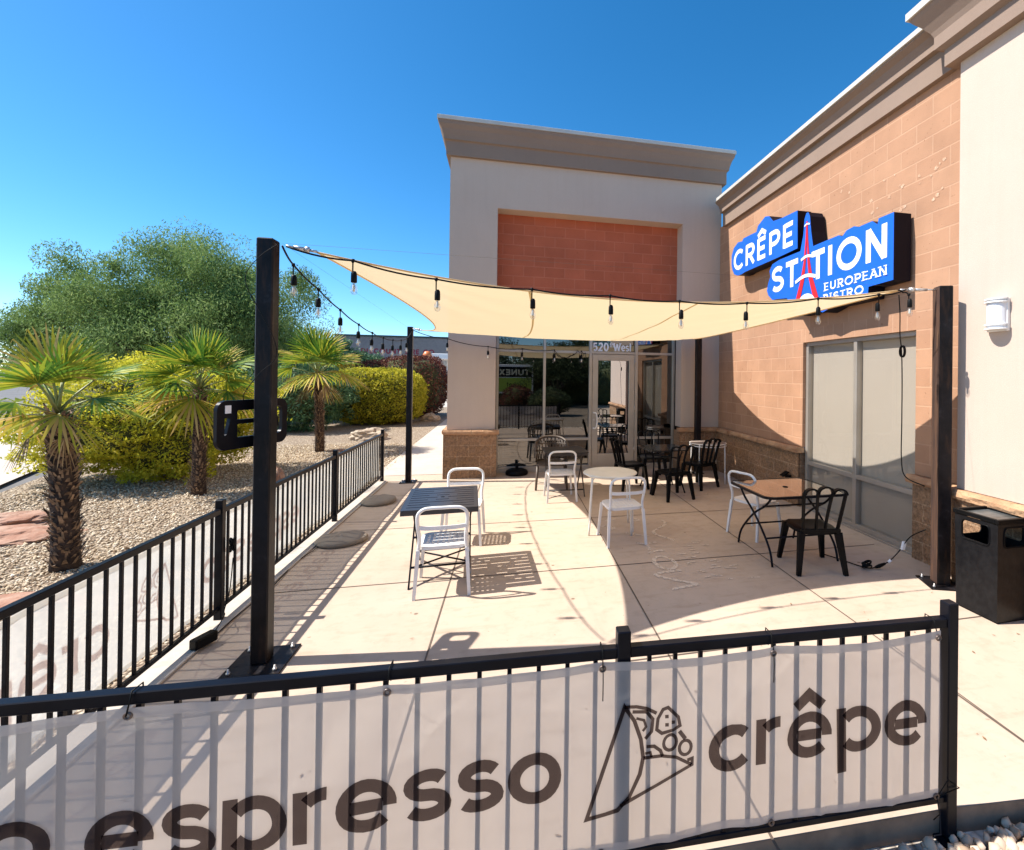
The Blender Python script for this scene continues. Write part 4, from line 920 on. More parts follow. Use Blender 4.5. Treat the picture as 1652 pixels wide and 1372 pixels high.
# ================================================================== FURNITURE
def white_chair(label, loc, rz, m='whitem'):
    """bistro chair, sitter faces +y"""
    t = thing('metal_chair', label, 'chair', loc, rz, 'white perforated metal chairs')
    hw = .19
    def leg(sx, back):
        if back: P = [(sx*(hw+.035), -.245, 0), (sx*(hw+.01), -.195, .40)]
        else: P = [(sx*(hw+.03), .225, 0), (sx*(hw-.0), .175, .40)]
        return MB().tube(P, [.0125, .0155], 8, flat=(.026, .022))
    for sx in (-1, 1):
        leg(sx, 1).build('leg', M[m], t); leg(sx, 0).build('leg', M[m], t)
    hoop = spline([(-hw-.008, -.19, .40), (-hw-.0, -.20, .50), (-hw-.012, -.235, .62), (-hw-.008, -.255, .72), (-hw+.035, -.262, .765), (-hw+.10, -.264, .775), (0, -.265, .775), (hw-.10, -.264, .775), (hw-.035, -.262, .765), (hw+.008, -.255, .72), (hw+.012, -.235, .62), (hw, -.20, .50), (hw+.008, -.19, .40)], 5)
    MB().tube(hoop, .0155, 8).build('back_hoop', M[m], t)
    MB().tube(spline([(-hw-.012, -.232, .605), (-.1, -.25, .60), (.1, -.25, .60), (hw+.012, -.232, .605)], 4), .012, 6, flat=(.010, .034)).build('back_rail', M[m], t)
    holes = []
    for i in range(7):
        for j in range(7):
            cx, cy = -.132+i*.044, -.132+j*.044
            if abs(cx) > .12 and abs(cy) > .12: continue
            w_ = .026 if j not in (0,) else .02
            holes.append([(cx-.012, cy-.007), (cx+.012, cy-.007), (cx+.012, cy+.007), (cx-.012, cy+.007)])
    out = [(x, y) for x, y in rrect(.41, .40, .09, 6)]
    st_ = MB().plate([out]+holes, lambda u, v, w_: (u, v-.005, .425-.25*(u*u)*0-.05*max(0, .12-abs(v))*0+w_), .004).build('seat', M[m], t)
    MB().tube([(x, y-.005, .413) for x, y in rrect(.405, .395, .09, 5)], .012, 6, True, flat=(.006, .026)).build('seat_rim', M[m], t)
    return t
CH = [('white perforated chair at the near side of the dark slatted table', (-.53, 4.52, 0), R(3)),
      ('white chair on the far side of the slatted table, facing the camera', (-.47, 5.72, 0), R(178)),
      ('cream-toned metal chair pulled up to the brown folding table by the storefront', (.84, 7.40, 0), R(2)),
      ('white perforated chair in front of the round cream table', (1.34, 5.42, 0), R(4)),
      ('white chair tucked behind the bronze glass table against the wall', (3.02, 5.33, 0), R(-68))]
wc = white_chair(*CH[0])
for l, p, a in CH[1:]: dup(wc, p, a, l)

def black_chair(label, loc, rz):
    t = thing('plastic_chair', label, 'chair', loc, rz, 'black moulded plastic chairs')
    for sx in (-1, 1):
        for sy_ in (-1, 1):
            P = [(sx*.235, sy_*.235-.01*(sy_ < 0), 0), (sx*.185, sy_*.18, .40)]
            MB().tube(P, [.019, .030], 4, flat=(.040, .034)).build('leg', M['plastic'], t)
    # seat: dished rounded slab
    rows = []
    for j in range(13):
        v = -1+2*j/12; r = []
        for i in range(13):
            u = -1+2*i/12; k = 1-.12*(abs(u)*abs(v))**2
            r.append(Vector((u*.215*k*(1-.05*(v < 0)*abs(v)), v*.21*k, .435-.014*(1-u*u)*(1-v*v)-(.018 if max(abs(u), abs(v)) > .97 else 0))))
        rows.append(r)
    mb = MB(); mb.grid(rows); low = [[p+Vector((0, 0, -.03)) for p in r] for r in rows]; mb.grid(low)
    per = lambda g: g[0]+[r[-1] for r in g[1:]]+g[-1][-2::-1]+[r[0] for r in g[-2:0:-1]]
    a, b = per(rows), per(low); n_ = len(a); mb.add(a+b, [(k, (k+1) % n_, n_+(k+1) % n_, n_+k) for k in range(n_)])
    mb.build('seat', M['plastic'], t)
    # back: four uprights fanning from the seat joined by three arches
    bt = MB(); yb = lambda z: -.195-.10*((z-.42)/.44)**1.2
    top = [-.205, -.072, .072, .205]; bot = [-.165, -.045, .045, .165]; zt_ = .80
    for k in range(4):
        pts = [(bot[k]+(top[k]-bot[k])*q**(1.4 if k in (1, 2) else .7), yb(.42+(zt_-.42)*q), .42+(zt_-.42)*q) for q in [i/8 for i in range(9)]]
        bt.tube(pts, [1]*9, 4, flat=(.016, .042 if k in (0, 3) else .034))
    for k in range(3):
        a_, b_ = top[k], top[k+1]; c_ = (a_+b_)/2; hh = .055 if k != 1 else .062; z0 = zt_+(.0 if k != 1 else .012)
        bt.tube([(c_-(b_-a_)/2*math.cos(q), yb(.86)-.0, z0+hh*math.sin(q)) for q in [math.pi*i/12 for i in range(13)]], [1]*13, 4, flat=(.017, .046))
    bt.build('backrest', M['plastic'], t)
    MB().box(-.20, .20, -.215, -.185, .405, .445, .01).build('back_rail', M['plastic'], t)
    return t
BC = [('black plastic chair in the foreground pulled up to the bronze glass table', (3.07, 4.30, 0), R(-10)),
      ('black plastic chair with its back turned at the near side of the black table', (2.62, 7.18, 0), R(12)),
      ('black plastic chair seen side-on left of the black table near the door', (2.12, 7.95, 0), R(-80)),
      ('black plastic chair behind the black table facing the camera by the window', (2.72, 8.62, 0), R(178)),
      ('black plastic chair at the wall side in front of the white-rimmed table', (3.34, 7.83, 0), R(28))]
bc = black_chair(*BC[0])
for l, p, a in BC[1:]: dup(bc, p, a, l)

# slatted table with pierced top
def slat_table():
    t = thing('slatted_table', 'dark square slatted folding table standing in full sun', 'table', (-.59, 4.86, 0), R(4))
    L, Wd = .66, .86; slots = []
    for j in range(9):
        y = -.34+j*.085
        segs = [(-.29, .29)] if j % 2 == 0 else [(-.29, -.10), (.10, .29)]
        if j == 4: segs = [(-.29, -.05), (.05, .29)]
        elif j in (3, 5): segs = [(-.29, -.13), (-.06, .06), (.13, .29)]
        for a, b in segs: slots.append([(a, y-.008), (b, y-.008), (b, y+.008), (a, y+.008)])
    slots.append(arc(0, 0, .02, .02, 0, 345, 15))
    MB().plate([rrect(L, Wd, .012, 2)]+slots, lambda u, v, w_: (u, v, .705+w_), .015).build('tabletop', M['slate'], t)
    fr = MB()
    for a, b, c_, d in ((-L/2, L/2, -Wd/2, -Wd/2+.012), (-L/2, L/2, Wd/2-.012, Wd/2), (-L/2, -L/2+.012, -Wd/2+.012, Wd/2-.012), (L/2-.012, L/2, -Wd/2+.012, Wd/2-.012)): fr.box(a+.001, b-.001, c_+.001, d-.001, .672, .7045)
    fr.build('apron', M['slate'], t)
    for sx in (-1, 1):
        MB().tube([(sx*.26, -.36, .0), (sx*.26, .30, .69)], 1, 4, flat=(.014, .026)).build('leg', M['black'], t)
        MB().tube([(sx*.235, .36, .0), (sx*.235, -.30, .69)], 1, 4, flat=(.014, .026)).build('leg', M['black'], t)
    MB().tube([(-.26, -.22, .14), (.26, -.22, .14)], .011, 6).build('stretcher', M['black'], t); MB().tube([(-.24, .22, .14), (.24, .22, .14)], .011, 6).build('stretcher', M['black'], t); MB().tube([(-.26, -.05, .36), (.26, -.05, .36)], .011, 6).build('stretcher', M['black'], t)
    MB().tube([(-.25, -.20, .13), (.25, .20, .13)], .009, 6).tube([(-.25, .20, .145), (.25, -.20, .145)], .009, 6).build('cross_brace', M['black'], t)
    return t
slat_table()
# brown folding table near the storefront
bt_ = thing('folding_table', 'dark brown slatted folding table in front of the left window', 'table', (.94, 7.72, 0), R(2))
tp_ = MB()
for j in range(7): tp_.box(-.34, .34, -.31+j*.09, -.31+j*.09+.08, .70, .72, .003)
tp_.build('tabletop', M['wood_dark'], bt_)
MB().box(-.32, .32, -.30, -.28, .66, .699).box(-.32, .32, .28, .30, .66, .699).build('apron', M['wood_dark'], bt_)
for sx in (-1, 1):
    MB().tube([(sx*.29, -.28, 0), (sx*.29, .24, .69)], 1, 4, flat=(.016, .03)).build('leg', M['wood_dark'], bt_); MB().tube([(sx*.265, .28, 0), (sx*.265, -.24, .69)], 1, 4, flat=(.016, .03)).build('leg', M['wood_dark'], bt_)
MB().tube([(-.28, -.2, .10), (.28, -.2, .10)], .01, 6).build('stretcher', M['wood_dark'], bt_)
# brown lattice armchair
ac = thing('lattice_armchair', 'brown moulded lattice-back armchair behind the brown folding table', 'armchair', (.78, 8.22, 0), R(176))
for sx in (-1, 1):
    for s2 in (-1, 1): MB().tube([(sx*.26, s2*.25, 0), (sx*.235, s2*.20, .40)], [.018, .024], 8).build('leg', M['wicker'], ac)
MB().plate([rrect(.52, .48, .1, 5)], lambda u, v, w_: (u, v, .40+w_), .03).build('seat', M['wicker'], ac)
lk = MB()
def bk(a, z): q = R(a); rr = .27+.03*(z-.4); return (rr*math.sin(q), -.02-rr*math.cos(q)*.95, z)
zt2 = lambda a: .84-.20*(abs(a)/105)**2.2
lk.tube([bk(a, zt2(a)) for a in range(-105, 106, 7)], .022, 8)
lk.tube([bk(a, .44) for a in range(-100, 101, 10)], .014, 6); lk.tube([bk(a, .60) for a in range(-100, 101, 10)], .012, 6); lk.tube([bk(a, .72) for a in range(-70, 71, 10)], .010, 6)
for a in range(-98, 99, 14):
    lk.tube([bk(a, .43), bk(a+7, (.43+zt2(a))/2), bk(a, zt2(a))], .008, 5); lk.tube([bk(a, .43), bk(a-7, (.43+zt2(a))/2), bk(a, zt2(a))], .008, 5)
lk.build('backrest', M['wicker'], ac)
# round cream table
rt_ = thing('round_table', 'round cream metal table with slim legs in the middle of the patio', 'table', (1.29, 5.82, 0))
MB().lathe([(0, .70), (.325, .70), (.337, .704), (.34, .712), (.335, .718), (.30, .720), (0, .720)], (0, 0, 0), 48).build('tabletop', M['cream'], rt_)
MB().tube([(.30*math.cos(a), .30*math.sin(a), .69) for a in [2*math.pi*k/32 for k in range(32)]], .009, 6, True).build('ring_frame', M['cream'], rt_)
for a in (125, 215, 305, 35):
    q = R(a); MB().tube(spline([(.24*math.cos(q), .24*math.sin(q), .69), (.31*math.cos(q), .31*math.sin(q), .66), (.325*math.cos(q), .325*math.sin(q), .5), (.365*math.cos(q), .365*math.sin(q), 0)], 4), .0115, 8).build('leg', M['cream'], rt_)
# bronze glass table
gt = thing('glass_table', 'bronze glass table with rounded corners and black crossed legs', 'table', (3.04, 4.72, 0), R(1))
MB().plate([rrect(.93, .80, .09, 6), arc(0, 0, .022, .022, 0, 340, 14)], lambda u, v, w_: (u, v, .708+w_), .006).build('glass_top', M['table_glass'], gt)
MB().tube([(x, y, .705) for x, y in rrect(.95, .82, .10, 6)], .012, 4, True, flat=(.022, .026)).build('rim', M['black'], gt)
MB().lathe([(.03, .715), (.03, .719), (.02, .719), (.02, .715)], (0, 0, 0), 16).build('grommet', M['plastic'], gt)
for s2 in (-1, 1):
    x = s2*.385
    MB().tube(spline([(x, -.37, 0), (x, -.30, .18), (x, -.05, .42), (x, .20, .58), (x, .32, .70)], 5), .012, 8).build('leg', M['black'], gt)
    MB().tube(spline([(x-.024*s2, .37, 0), (x-.024*s2, .30, .18), (x-.024*s2, .05, .42), (x-.024*s2, -.20, .58), (x-.024*s2, -.32, .70)], 5), .012, 8).build('leg', M['black'], gt)
MB().tube([(-.385, -.25, .25), (.385, -.25, .25)], .010, 6).build('stretcher', M['black'], gt); MB().tube([(-.36, .25, .25), (.36, .25, .25)], .010, 6).build('stretcher', M['black'], gt)
MB().tube([(-.38, -.17, .56), (.38, -.17, .56)], .010, 6).build('stretcher', M['black'], gt)
# black square table
kt = thing('square_table', 'black square table ringed by black plastic chairs near the door', 'table', (2.62, 7.72, 0), R(0))
MB().plate([rrect(.70, .70, .05, 4)], lambda u, v, w_: (u, v, .70+w_), .02).build('tabletop', mat('black_gloss_top', (.02, .018, .018), .15), kt)
for sx in (-1, 1):
    for s2 in (-1, 1): MB().tube(spline([(sx*.26, s2*.26, .69), (sx*.22, s2*.22, .5), (sx*.24, s2*.24, .25), (sx*.30, s2*.30, 0)], 4), .013, 7).build('leg', M['black'], kt)
MB().tube([(-.23, -.23, .55), (.23, .23, .55)], .01, 6).tube([(-.23, .23, .565), (.23, -.23, .565)], .01, 6).build('cross_brace', M['black'], kt)
# tall round white table in the corner
ht = thing('round_table', 'round white-edged table with white legs in the shaded corner', 'table', (3.66, 8.18, 0))
MB().lathe([(0, .715), (.32, .715), (.325, .72), (.32, .726), (0, .726)], (0, 0, 0), 40).build('tabletop', mat('grey_brown_top', (.32, .26, .22), .5), ht)
for z in (.735, .695): MB().tube([(.33*math.cos(a), .33*math.sin(a), z-.02) for a in [2*math.pi*k/36 for k in range(36)]], .010, 6, True).build('rim', M['whitem'], ht)
for a in (40, 130, 220, 310):
    q = R(a); MB().tube(spline([(.31*math.cos(q), .31*math.sin(q), .70), (.335*math.cos(q), .335*math.sin(q), .66), (.345*math.cos(q), .345*math.sin(q), 0)], 4), .0115, 8).build('leg', M['whitem'], ht)
ub = thing('parasol_stand', 'round black parasol base with a short tube by the left window', 'parasol stand', (.22, 9.36, 0))
MB().lathe([(.20, .0), (.215, .02), (.215, .05), (.20, .085), (.12, .115), (.05, .13), (0, .13)], (0, 0, 0), 32).build('weight', M['plastic'], ub)
MB().lathe([(.028, .12), (.028, .20), (.020, .205), (.0, .205)], (0, 0, 0), 16).build('tube', M['plastic'], ub)
MB().tube([(.028, 0, .17), (.065, 0, .17)], .008, 8).build('knob', M['plastic'], ub)
def capbase(label, loc, rz, sc=1):
    t = thing('parasol_weight', label, 'parasol weight', loc, rz, 'taupe domed parasol weights'); n_ = 40; rows = []
    for i, (r, z) in enumerate([(.235, .002), (.25, .02), (.25, .045), (.235, .058), (.18, .074), (.11, .088), (.05, .096), (.001, .098)]):
        rows.append([Vector((r*math.cos(2*math.pi*k/n_)*1.05, r*math.sin(2*math.pi*k/n_)*.92, z+(.007*math.cos(8*math.pi*k/n_)**8 if .04 < r < .24 else 0))) for k in range(n_+1)])
    MB().grid(rows).build('dome', M['taupe_cap'], t)
    MB().tube([(.2485*math.cos(2*math.pi*k/36)*1.05, .2485*math.sin(2*math.pi*k/36)*.92, .033) for k in range(36)], .007, 6, True).build('rim', M['taupe_cap'], t)
    return t
ca = capbase('nearer taupe domed weight on the floor beside the left railing', (-1.80, 5.90, 0), R(20))
dup(ca, (-1.83, 7.62, 0), R(80), 'farther taupe domed weight on the floor beside the left railing')
# trash bin
tb = thing('trash_bin', 'square black litter bin with side openings and a tray top', 'trash bin', (3.95, 3.16, 0), R(2)); tb.scale = (.80, .80, 1.03)
hx = .21; lpz = [[(-hx, .012), (hx, .012), (hx+.012, .76), (-hx-.012, .76)], rrect(.27, .14, .03, 4, 0, .655)]
for k, a in enumerate((0, 90, 180, 270)):
    q = R(a); cs, sn = math.cos(q), math.sin(q)
    T = lambda u, v, w_, cs=cs, sn=sn: ((u)*cs-(-(hx+.012*v/.76)+w_)*sn, (u)*sn+(-(hx+.012*v/.76)+w_)*cs, v)
    MB().plate([lpz[0], lpz[1]], T, .006).build('side_panel', mat('glossy_black_bin', (.006, .006, .007), .30, spec=.18, c2=(.011, .011, .012), sc=20, bp=.15, bsc=30) if k == 0 else bpy.data.materials['glossy_black_bin'], tb)
    MB().tube([T(u, v, -.004) for u, v in rrect(.285, .155, .035, 4, 0, .655)], .006, 5, True).build('opening_rim', M['plastic'], tb)
lid = MB(); 
for a, b, c_, d in ((-.235, .235, -.235, -.20), (-.235, .235, .20, .235), (-.235, -.20, -.20, .20), (.20, .235, -.20, .20)): lid.box(a, b, c_, d, .765, .80, .004)
lid.build('lid_rim', M['plastic'], tb)
MB().box(-.20, .20, -.20, .20, .766, .776).build('tray', mat('scuffed_tray', (.05, .055, .055), .3, c2=(.16, .17, .17), sc=7), tb)
MB().lathe([(.15, .05), (.16, .50), (.155, .50), (.145, .055)], (0, 0, 0), 20).build('liner', mat('grey_liner', (.10, .10, .10), .6), tb)
MB().box(-hx+.01, hx-.01, -hx+.01, hx-.01, .001, .011).build('bottom_panel', M['plastic'], tb)

# ================================================================== PLANTS
def fan_frond(mb, root, az, el, L, fr, n=26, droop=.25, spread=100, twist=0):
    """petiole + fan of tapering blades; returns petiole points"""
    a = Vector((math.cos(az)*math.cos(el), math.sin(az)*math.cos(el), math.sin(el)))
    side = Vector((-math.sin(az), math.cos(az), 0)); side = Matrix.Rotation(twist, 3, a) @ side; nrm = a.cross(side).normalized()
    hub = root+a*L; pts = [root, root+a*L*.5+Vector((0, 0, .02)), hub]
    ax = (a-Vector((0, 0, .25+droop*.6))).normalized() if el < .9 else a
    for k in range(n):
        th = R(-spread+2*spread*k/(n-1)); d = (ax*math.cos(th)+side*math.sin(th)); d.z += .12*math.cos(th); d.normalize()
        ln = fr*(.78+.22*math.cos(th*.8))*random.uniform(.9, 1.06)
        wv = d.cross(nrm).normalized()*fr*.024; off = nrm*(.014*(-1)**k)*fr
        p1 = hub+d*ln*.15; p2 = hub+d*ln*.55+off-Vector((0, 0, droop*.10*ln)); p3 = hub+d*ln*.85-Vector((0, 0, droop*.32*ln)); bent = random.random() < .22; p4 = hub+d*ln*(.93 if bent else 1)-Vector((0, 0, droop*.38*ln+random.uniform(0, .04)+(.16*ln if bent else 0)))
        mb.add([hub-wv*.2, hub+wv*.2, p1+wv*.7, p1-wv*.7, p2+wv*1.0, p2-wv*1.0, p3+wv*.55, p3-wv*.55, p4], [(0, 1, 2, 3), (3, 2, 4, 5), (5, 4, 6, 7), (7, 6, 8)])
    return pts
def palm(loc, h, r0, r1, fr, nf, label, seed, elo=-25):
    random.seed(seed); t = thing('fan_palm', label, 'palm tree', loc, 0, 'fan palms in the gravel bed')
    lean = Vector((random.uniform(-.04, .02), 0, 0)); P = [lean*(k/8)**2*3+Vector((0, 0, h*k/8-.02)) for k in range(9)]
    rr = [r0*1.12]+[r0+(r1-r0)*k/8 for k in range(1, 9)]
    MB().tube(P, rr, 16).build('trunk', M['ptrunk'], t)
    sb = MB(); n_ = int(h*330)
    for i in range(n_):
        q = i/n_; z = .03+q*h*.98; a = i*2.39996+random.uniform(-.2, .2); r = r0*(1.1 if q < .06 else 1)+(r1-r0)*q
        o_ = Vector((math.cos(a), math.sin(a), 0)); s_ = Vector((-math.sin(a), math.cos(a), 0)); b = lean*q*q*3+o_*(r*.95)+Vector((0, 0, z)); w_ = r1*random.uniform(.08, .26)
        l = random.uniform(.04, .13)*(h/1.7)**.3; tip = b+o_*l*random.uniform(.3, .7)+Vector((0, 0, l*random.uniform(.3, 1.0)))
        sb.add([b-s_*w_, b+s_*w_, tip+s_*w_*.5, tip-s_*w_*.5, b+Vector((0, 0, w_*1.5))+o_*.0], [(0, 1, 2, 3), (3, 2, 4)])
    sb.build('leaf_bases', M['stub'], t)
    root = P[-1]
    for i in range(2):
        mb = MB(); az = i*1.7+seed*1.3; pts = fan_frond(mb, root+Vector((0, 0, -.10)), az, R(random.uniform(-52, -30)), fr*.38, fr*.48, 16, .9, 60, random.uniform(-.6, .6)); f_ = mb.build('dry_frond', M['frond_dry'], t); MB().tube(pts, [.012, .009, .007], 5).build('stalk', M['stub'], f_)
    for i in range(nf):
        q = (i+.5)/nf; el = R(elo+(88-elo)*q**1.0+random.uniform(-6, 6)); az = i*2.39996+seed
        old = q < .16; mb = MB(); L = fr*random.uniform(.50, .72)*(1.05-.4*max(0, q-.6))
        pts = fan_frond(mb, root+Vector((0, 0, -.05+.12*q)), az, el, L, fr*random.uniform(.85, 1.05), 30, .12+.50*(1-q), random.uniform(82, 112), random.uniform(-.5, .5))
        f_ = mb.build('frond', M['frond_y'] if (old or random.random() < .14) else M['frond'], t)
        MB().tube(pts, [.016, .011, .008], 5).build('stalk', M['petiole'], f_)
    return t
palm((-4.15, 5.61, 0), 1.50, .100, .094, .54, 12, 'nearest fan palm with dark shaggy trunk beside the left railing', 3, 2)
palm((-4.69, 8.63, 0), 1.66, .090, .082, .68, 20, 'middle fan palm with a full crown in front of golden shrub', 5, -12)
palm((-4.47, 12.92, 0), 1.90, .094, .085, .80, 18, 'farthest fan palm with golden drooping fronds by the clipped hedge', 8, -14)

def tree(name, label, loc, R3, h0, nC, per, size, m, trunk=.25, cat='tree', group=None, seed=1, limbs=7, asp=.32, cr=.8, down=.4, skew=0, sq=.62):
    global rng; rng = np.random.default_rng(seed); random.seed(seed)
    t = thing(name, label, cat, loc, 0, group); rx, ry, rz_ = R3
    d = rng.normal(size=(nC, 3)); d /= np.linalg.norm(d, axis=1)[:, None]; d[:, 2] = np.abs(d[:, 2])*1.0-.25*rng.random(nC)
    r = .35+.65*rng.random(nC)**.6
    Cc = d*r[:, None]*np.array([rx, ry, rz_]); Cc[:, 2] += h0
    Cc[:, 0] += .06*rx*rng.normal(size=nC)
    if skew: Cc[:, 2] -= np.maximum(0, -(Cc[:, 0]+1.5))*skew*np.maximum(0, (Cc[:, 2]-h0)/rz_)
    rr = cr*(.55+.9*rng.random(nC))
    P = clumps(Cc, rr, per, sq)
    raw('crown', leaf_quads(P, size, asp, down=down), None, m, t)
    mb = MB(); ns = max(3, limbs)
    mb.tube([Vector((0, 0, -.1)), Vector((.1, 0, h0*.35)), Vector((0, 0, h0*.55))], [trunk*1.2, trunk, trunk*.85], 10)
    for k in range(ns):
        c_ = Cc[rng.integers(nC)]; a = Vector((0, 0, h0*.5)); b = Vector(c_); m_ = a.lerp(b, .5)+Vector((0, 0, -.05*rz_))+Vector(rng.normal(size=3)*.12*rx*.4)
        mb.tube(spline([a, m_, b], 5), [trunk*.6*(1-i/11)+.02 for i in range(11)], 7)
    mb.build('trunk', M['bark'], t)
    return t
tree('mesquite_tree', 'large spreading mesquite tree with feathery crown behind the palms', (-13.6, 23.5, -.1), (5.7, 4.2, 5.2), 2.9, 185, 1500, .12, M['leaf_mesq'], .35, seed=11, limbs=44, asp=.26, cr=1.06, down=1.1, skew=.32, sq=.88)
tree('background_tree', 'small dark tree standing left of the grey tire store', (-17.0, 52, -.1), (4.2, 3, 3.4), 2.6, 70, 120, .30, M['leaf_grn'], .2, seed=12, cr=1.0)
tree('background_tree', 'pale olive tree at the far left edge behind the road', (-29.5, 30, -.1), (3.0, 3, 2.6), 2.9, 60, 200, .16, M['leaf_mesq'], .25, seed=13, cr=1.1)

def shrub(name, label, loc, R3, n_, size, m, seed, cat='shrub', box=False, core=.82, asp=.5, rough_=.10, group=None, zc=None, p=2.0):
    global rng; rng = np.random.default_rng(seed)
    t = thing(name, label, cat, loc, 0, group); rx, ry, rz_ = R3
    d = rng.normal(size=(n_, 3)); d /= np.linalg.norm(d, axis=1)[:, None]
    if box:
        pw = p; k = (np.abs(d)**pw).sum(1)**(1/pw); d = d/k[:, None]
    lump = np.array([noise.noise(Vector(x)*2.6+Vector((seed, 0, 0)))+.5*noise.noise(Vector(x)*6+Vector((0, seed, 0))) for x in d])
    rad = (1+rough_*2.2*lump)*(1-.14*rng.random(n_)**1.6)+ (rng.random(n_) < .03)*.06
    P = d*rad[:, None]*np.array([rx, ry, rz_]); P[:, 2] += rz_*(zc or 1.0); P[:, 2] = np.abs(P[:, 2])+.02
    raw('foliage', leaf_quads(P, size, asp), None, m, t)
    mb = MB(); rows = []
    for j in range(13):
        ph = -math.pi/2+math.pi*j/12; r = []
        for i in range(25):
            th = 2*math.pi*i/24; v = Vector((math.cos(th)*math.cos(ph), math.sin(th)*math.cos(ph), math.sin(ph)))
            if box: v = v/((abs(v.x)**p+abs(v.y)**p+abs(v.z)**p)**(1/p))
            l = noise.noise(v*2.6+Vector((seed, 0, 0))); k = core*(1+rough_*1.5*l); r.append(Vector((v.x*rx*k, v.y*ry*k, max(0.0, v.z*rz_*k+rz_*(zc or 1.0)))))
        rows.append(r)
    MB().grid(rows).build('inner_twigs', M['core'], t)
    return t
shrub('golden_shrub', 'big loose golden-yellow shrub behind the nearest palms', (-6.2, 10.1, 0), (1.62, 1.3, 1.0), 46000, .062, M['leaf_yel'], 21, rough_=.22, core=.80, asp=.42)
shrub('clipped_hedge', 'round clipped yellow-green hedge with reddish top beside the walk', (-4.95, 20.2, 0), (1.75, 1.5, 1.07), 44000, .075, M['leaf_yel2'], 22, 'hedge', True, .90, .55, .03, p=3.2)
shrub('purple_hedge', 'dark purple-red clipped hedge beside the building corner', (-4.2, 23.5, 0), (1.5, 2.0, 1.40), 15000, .09, M['leaf_red'], 23, 'hedge', True, .9, .55, .05, p=3)
shrub('purple_hedge', 'low purple hedge showing just above the clipped yellow hedge', (-5.8, 23.2, 0), (1.3, 1.0, 1.26), 9000, .09, M['leaf_red'], 24, 'hedge', True, .9, .55, .05, p=3)
shrub('green_shrub', 'loose dark green shrub with narrow leaves behind the farthest palm', (-6.9, 17.9, 0), (1.75, 1.5, 1.12), 12000, .16, M['leaf_grn'], 25, rough_=.16, core=.72, asp=.22)
def boulder(label, loc, s3, seed, m='rock', name='boulder'):
    rows = []; s3 = Vector(s3)
    for j in range(19):
        ph = -math.pi/2+math.pi*j/18; r = []
        for i in range(33):
            th = 2*math.pi*(i % 32)/32; v = Vector((math.cos(th)*math.cos(ph), math.sin(th)*math.cos(ph), math.sin(ph))); k = 1+.35*noise.noise(v*1.7+Vector((seed, 0, 0)))+.16*noise.noise(v*5+Vector((seed, 1, 0)))+.07*noise.noise(v*11)
            r.append(Vector((v.x*s3.x*k, v.y*s3.y*k, v.z*s3.z*k)))
        rows.append(r)
    o_ = MB().grid(rows, False).build(name, M[m], None, loc); return tag(o_, label, 'rock', 'landscape rocks in the gravel')
boulder('pale tan boulder near the end of the railing', (-3.98, 15.2, .08), (.55, .4, .22), 3)
boulder('small tan rock by the building corner beyond the walk', (-3.1, 21.0, .08), (.35, .3, .2), 4)
boulder('flat red sandstone slab left of the nearest palm trunk', (-5.55, 6.75, .0), (.60, .34, .09), 5, 'redrock')
boulder('smaller broken red stone behind the red slab', (-5.95, 7.35, .02), (.45, .22, .10), 6, 'redrock')
boulder('red stone shard farthest left at the gravel edge', (-6.4, 7.0, .02), (.40, .20, .08), 7, 'redrock')
boulder('low red stone lying in gravel before the pale boulder', (-4.05, 12.9, .0), (.20, .12, .04), 8, 'redrock')
boulder('flat brown stone slab edging the gravel by the nearest palm', (-4.05, 4.75, -.01), (.75, .22, .07), 12, 'redrock')
boulder('brown stump-like rock half hidden behind the near post', (-3.75, 8.95, .12), (.12, .12, .22), 9, 'redrock')

# ================================================================== CARS, STORE AND BACKGROUND
def suv(label, loc, rz, m, s_=(2.0, 4.7, 1.78), nm='parked_suv'):
    """rear faces -y before rotation"""
    t = thing(nm, label, 'car', loc, rz); w_, L, hgt = s_; hw = w_/2
    prof = [(0, .28, .94), (0, .75, 1.0), (.10, .98, .98), (.28, hgt-.10, .80), (.45, hgt, .76), (2.4, hgt+.02, .76), (3.1, 1.10, .92), (4.3, .98, .93), (L, .80, .90), (L, .30, .88)]
    mb = MB(); up_ = [Vector((-hw*k, y, z)) for y, z, k in prof]; dn = [Vector((hw*k, y, z)) for y, z, k in prof]; n_ = len(prof)
    mb.add(up_+dn, [(i, i+1, n_+i+1, n_+i) for i in range(n_-1)]+[(0, n_, 2*n_-1, n_-1)]+[tuple(range(n_)), tuple(range(n_, 2*n_))[::-1]])
    mb.build('body', M[m], t)
    MB().obox((0, .165, (hgt+.95)/2-.03), (hw*.72, 0, 0), (0, .01, 0), (0, .10, (hgt-1.1)/2), .01).build('rear_window', M['darkglass'], t)
    for sx in (-1, 1):
        MB().obox((sx*hw*.88, .13, 1.18), (.06, 0, 0), (0, .06, 0), (0, .03, .22), .02).build('tail_light', M['tailred'], t)
        MB().box(sx*hw*.80, sx*(hw*.80+.012), .55, 2.5, 1.12, hgt-.12).build('side_window', M['darkglass'], t)
        for y in (.95, 3.75):
            wh = MB(); wh.tube([(sx*(hw-.22), y, .34), (sx*(hw+.0), y, .34)], .34, 18); wh = wh.build('wheel', M['plastic'], t)
            MB().tube([(sx*(hw+.001), y, .34), (sx*(hw+.012), y, .34)], .20, 14).build('rim', M['galv'], wh)
    MB().box(-hw*.92, hw*.92, -.09, 0, .32, .60, .04).build('bumper', M[m], t)
    MB().box(-.26, .26, -.012, -.001, .82, .94).build('number_plate', M['white'], t)
    return t
suv('silver SUV parked facing away, red tail lamp showing beside the green shrub', (-9.9, 27.5, -.094), R(12), 'paint')
suv('blue car parked beyond the silver SUV under the tree', (-12.6, 36, -.094), R(30), 'carblue', (1.8, 4.4, 1.5), 'parked_car')
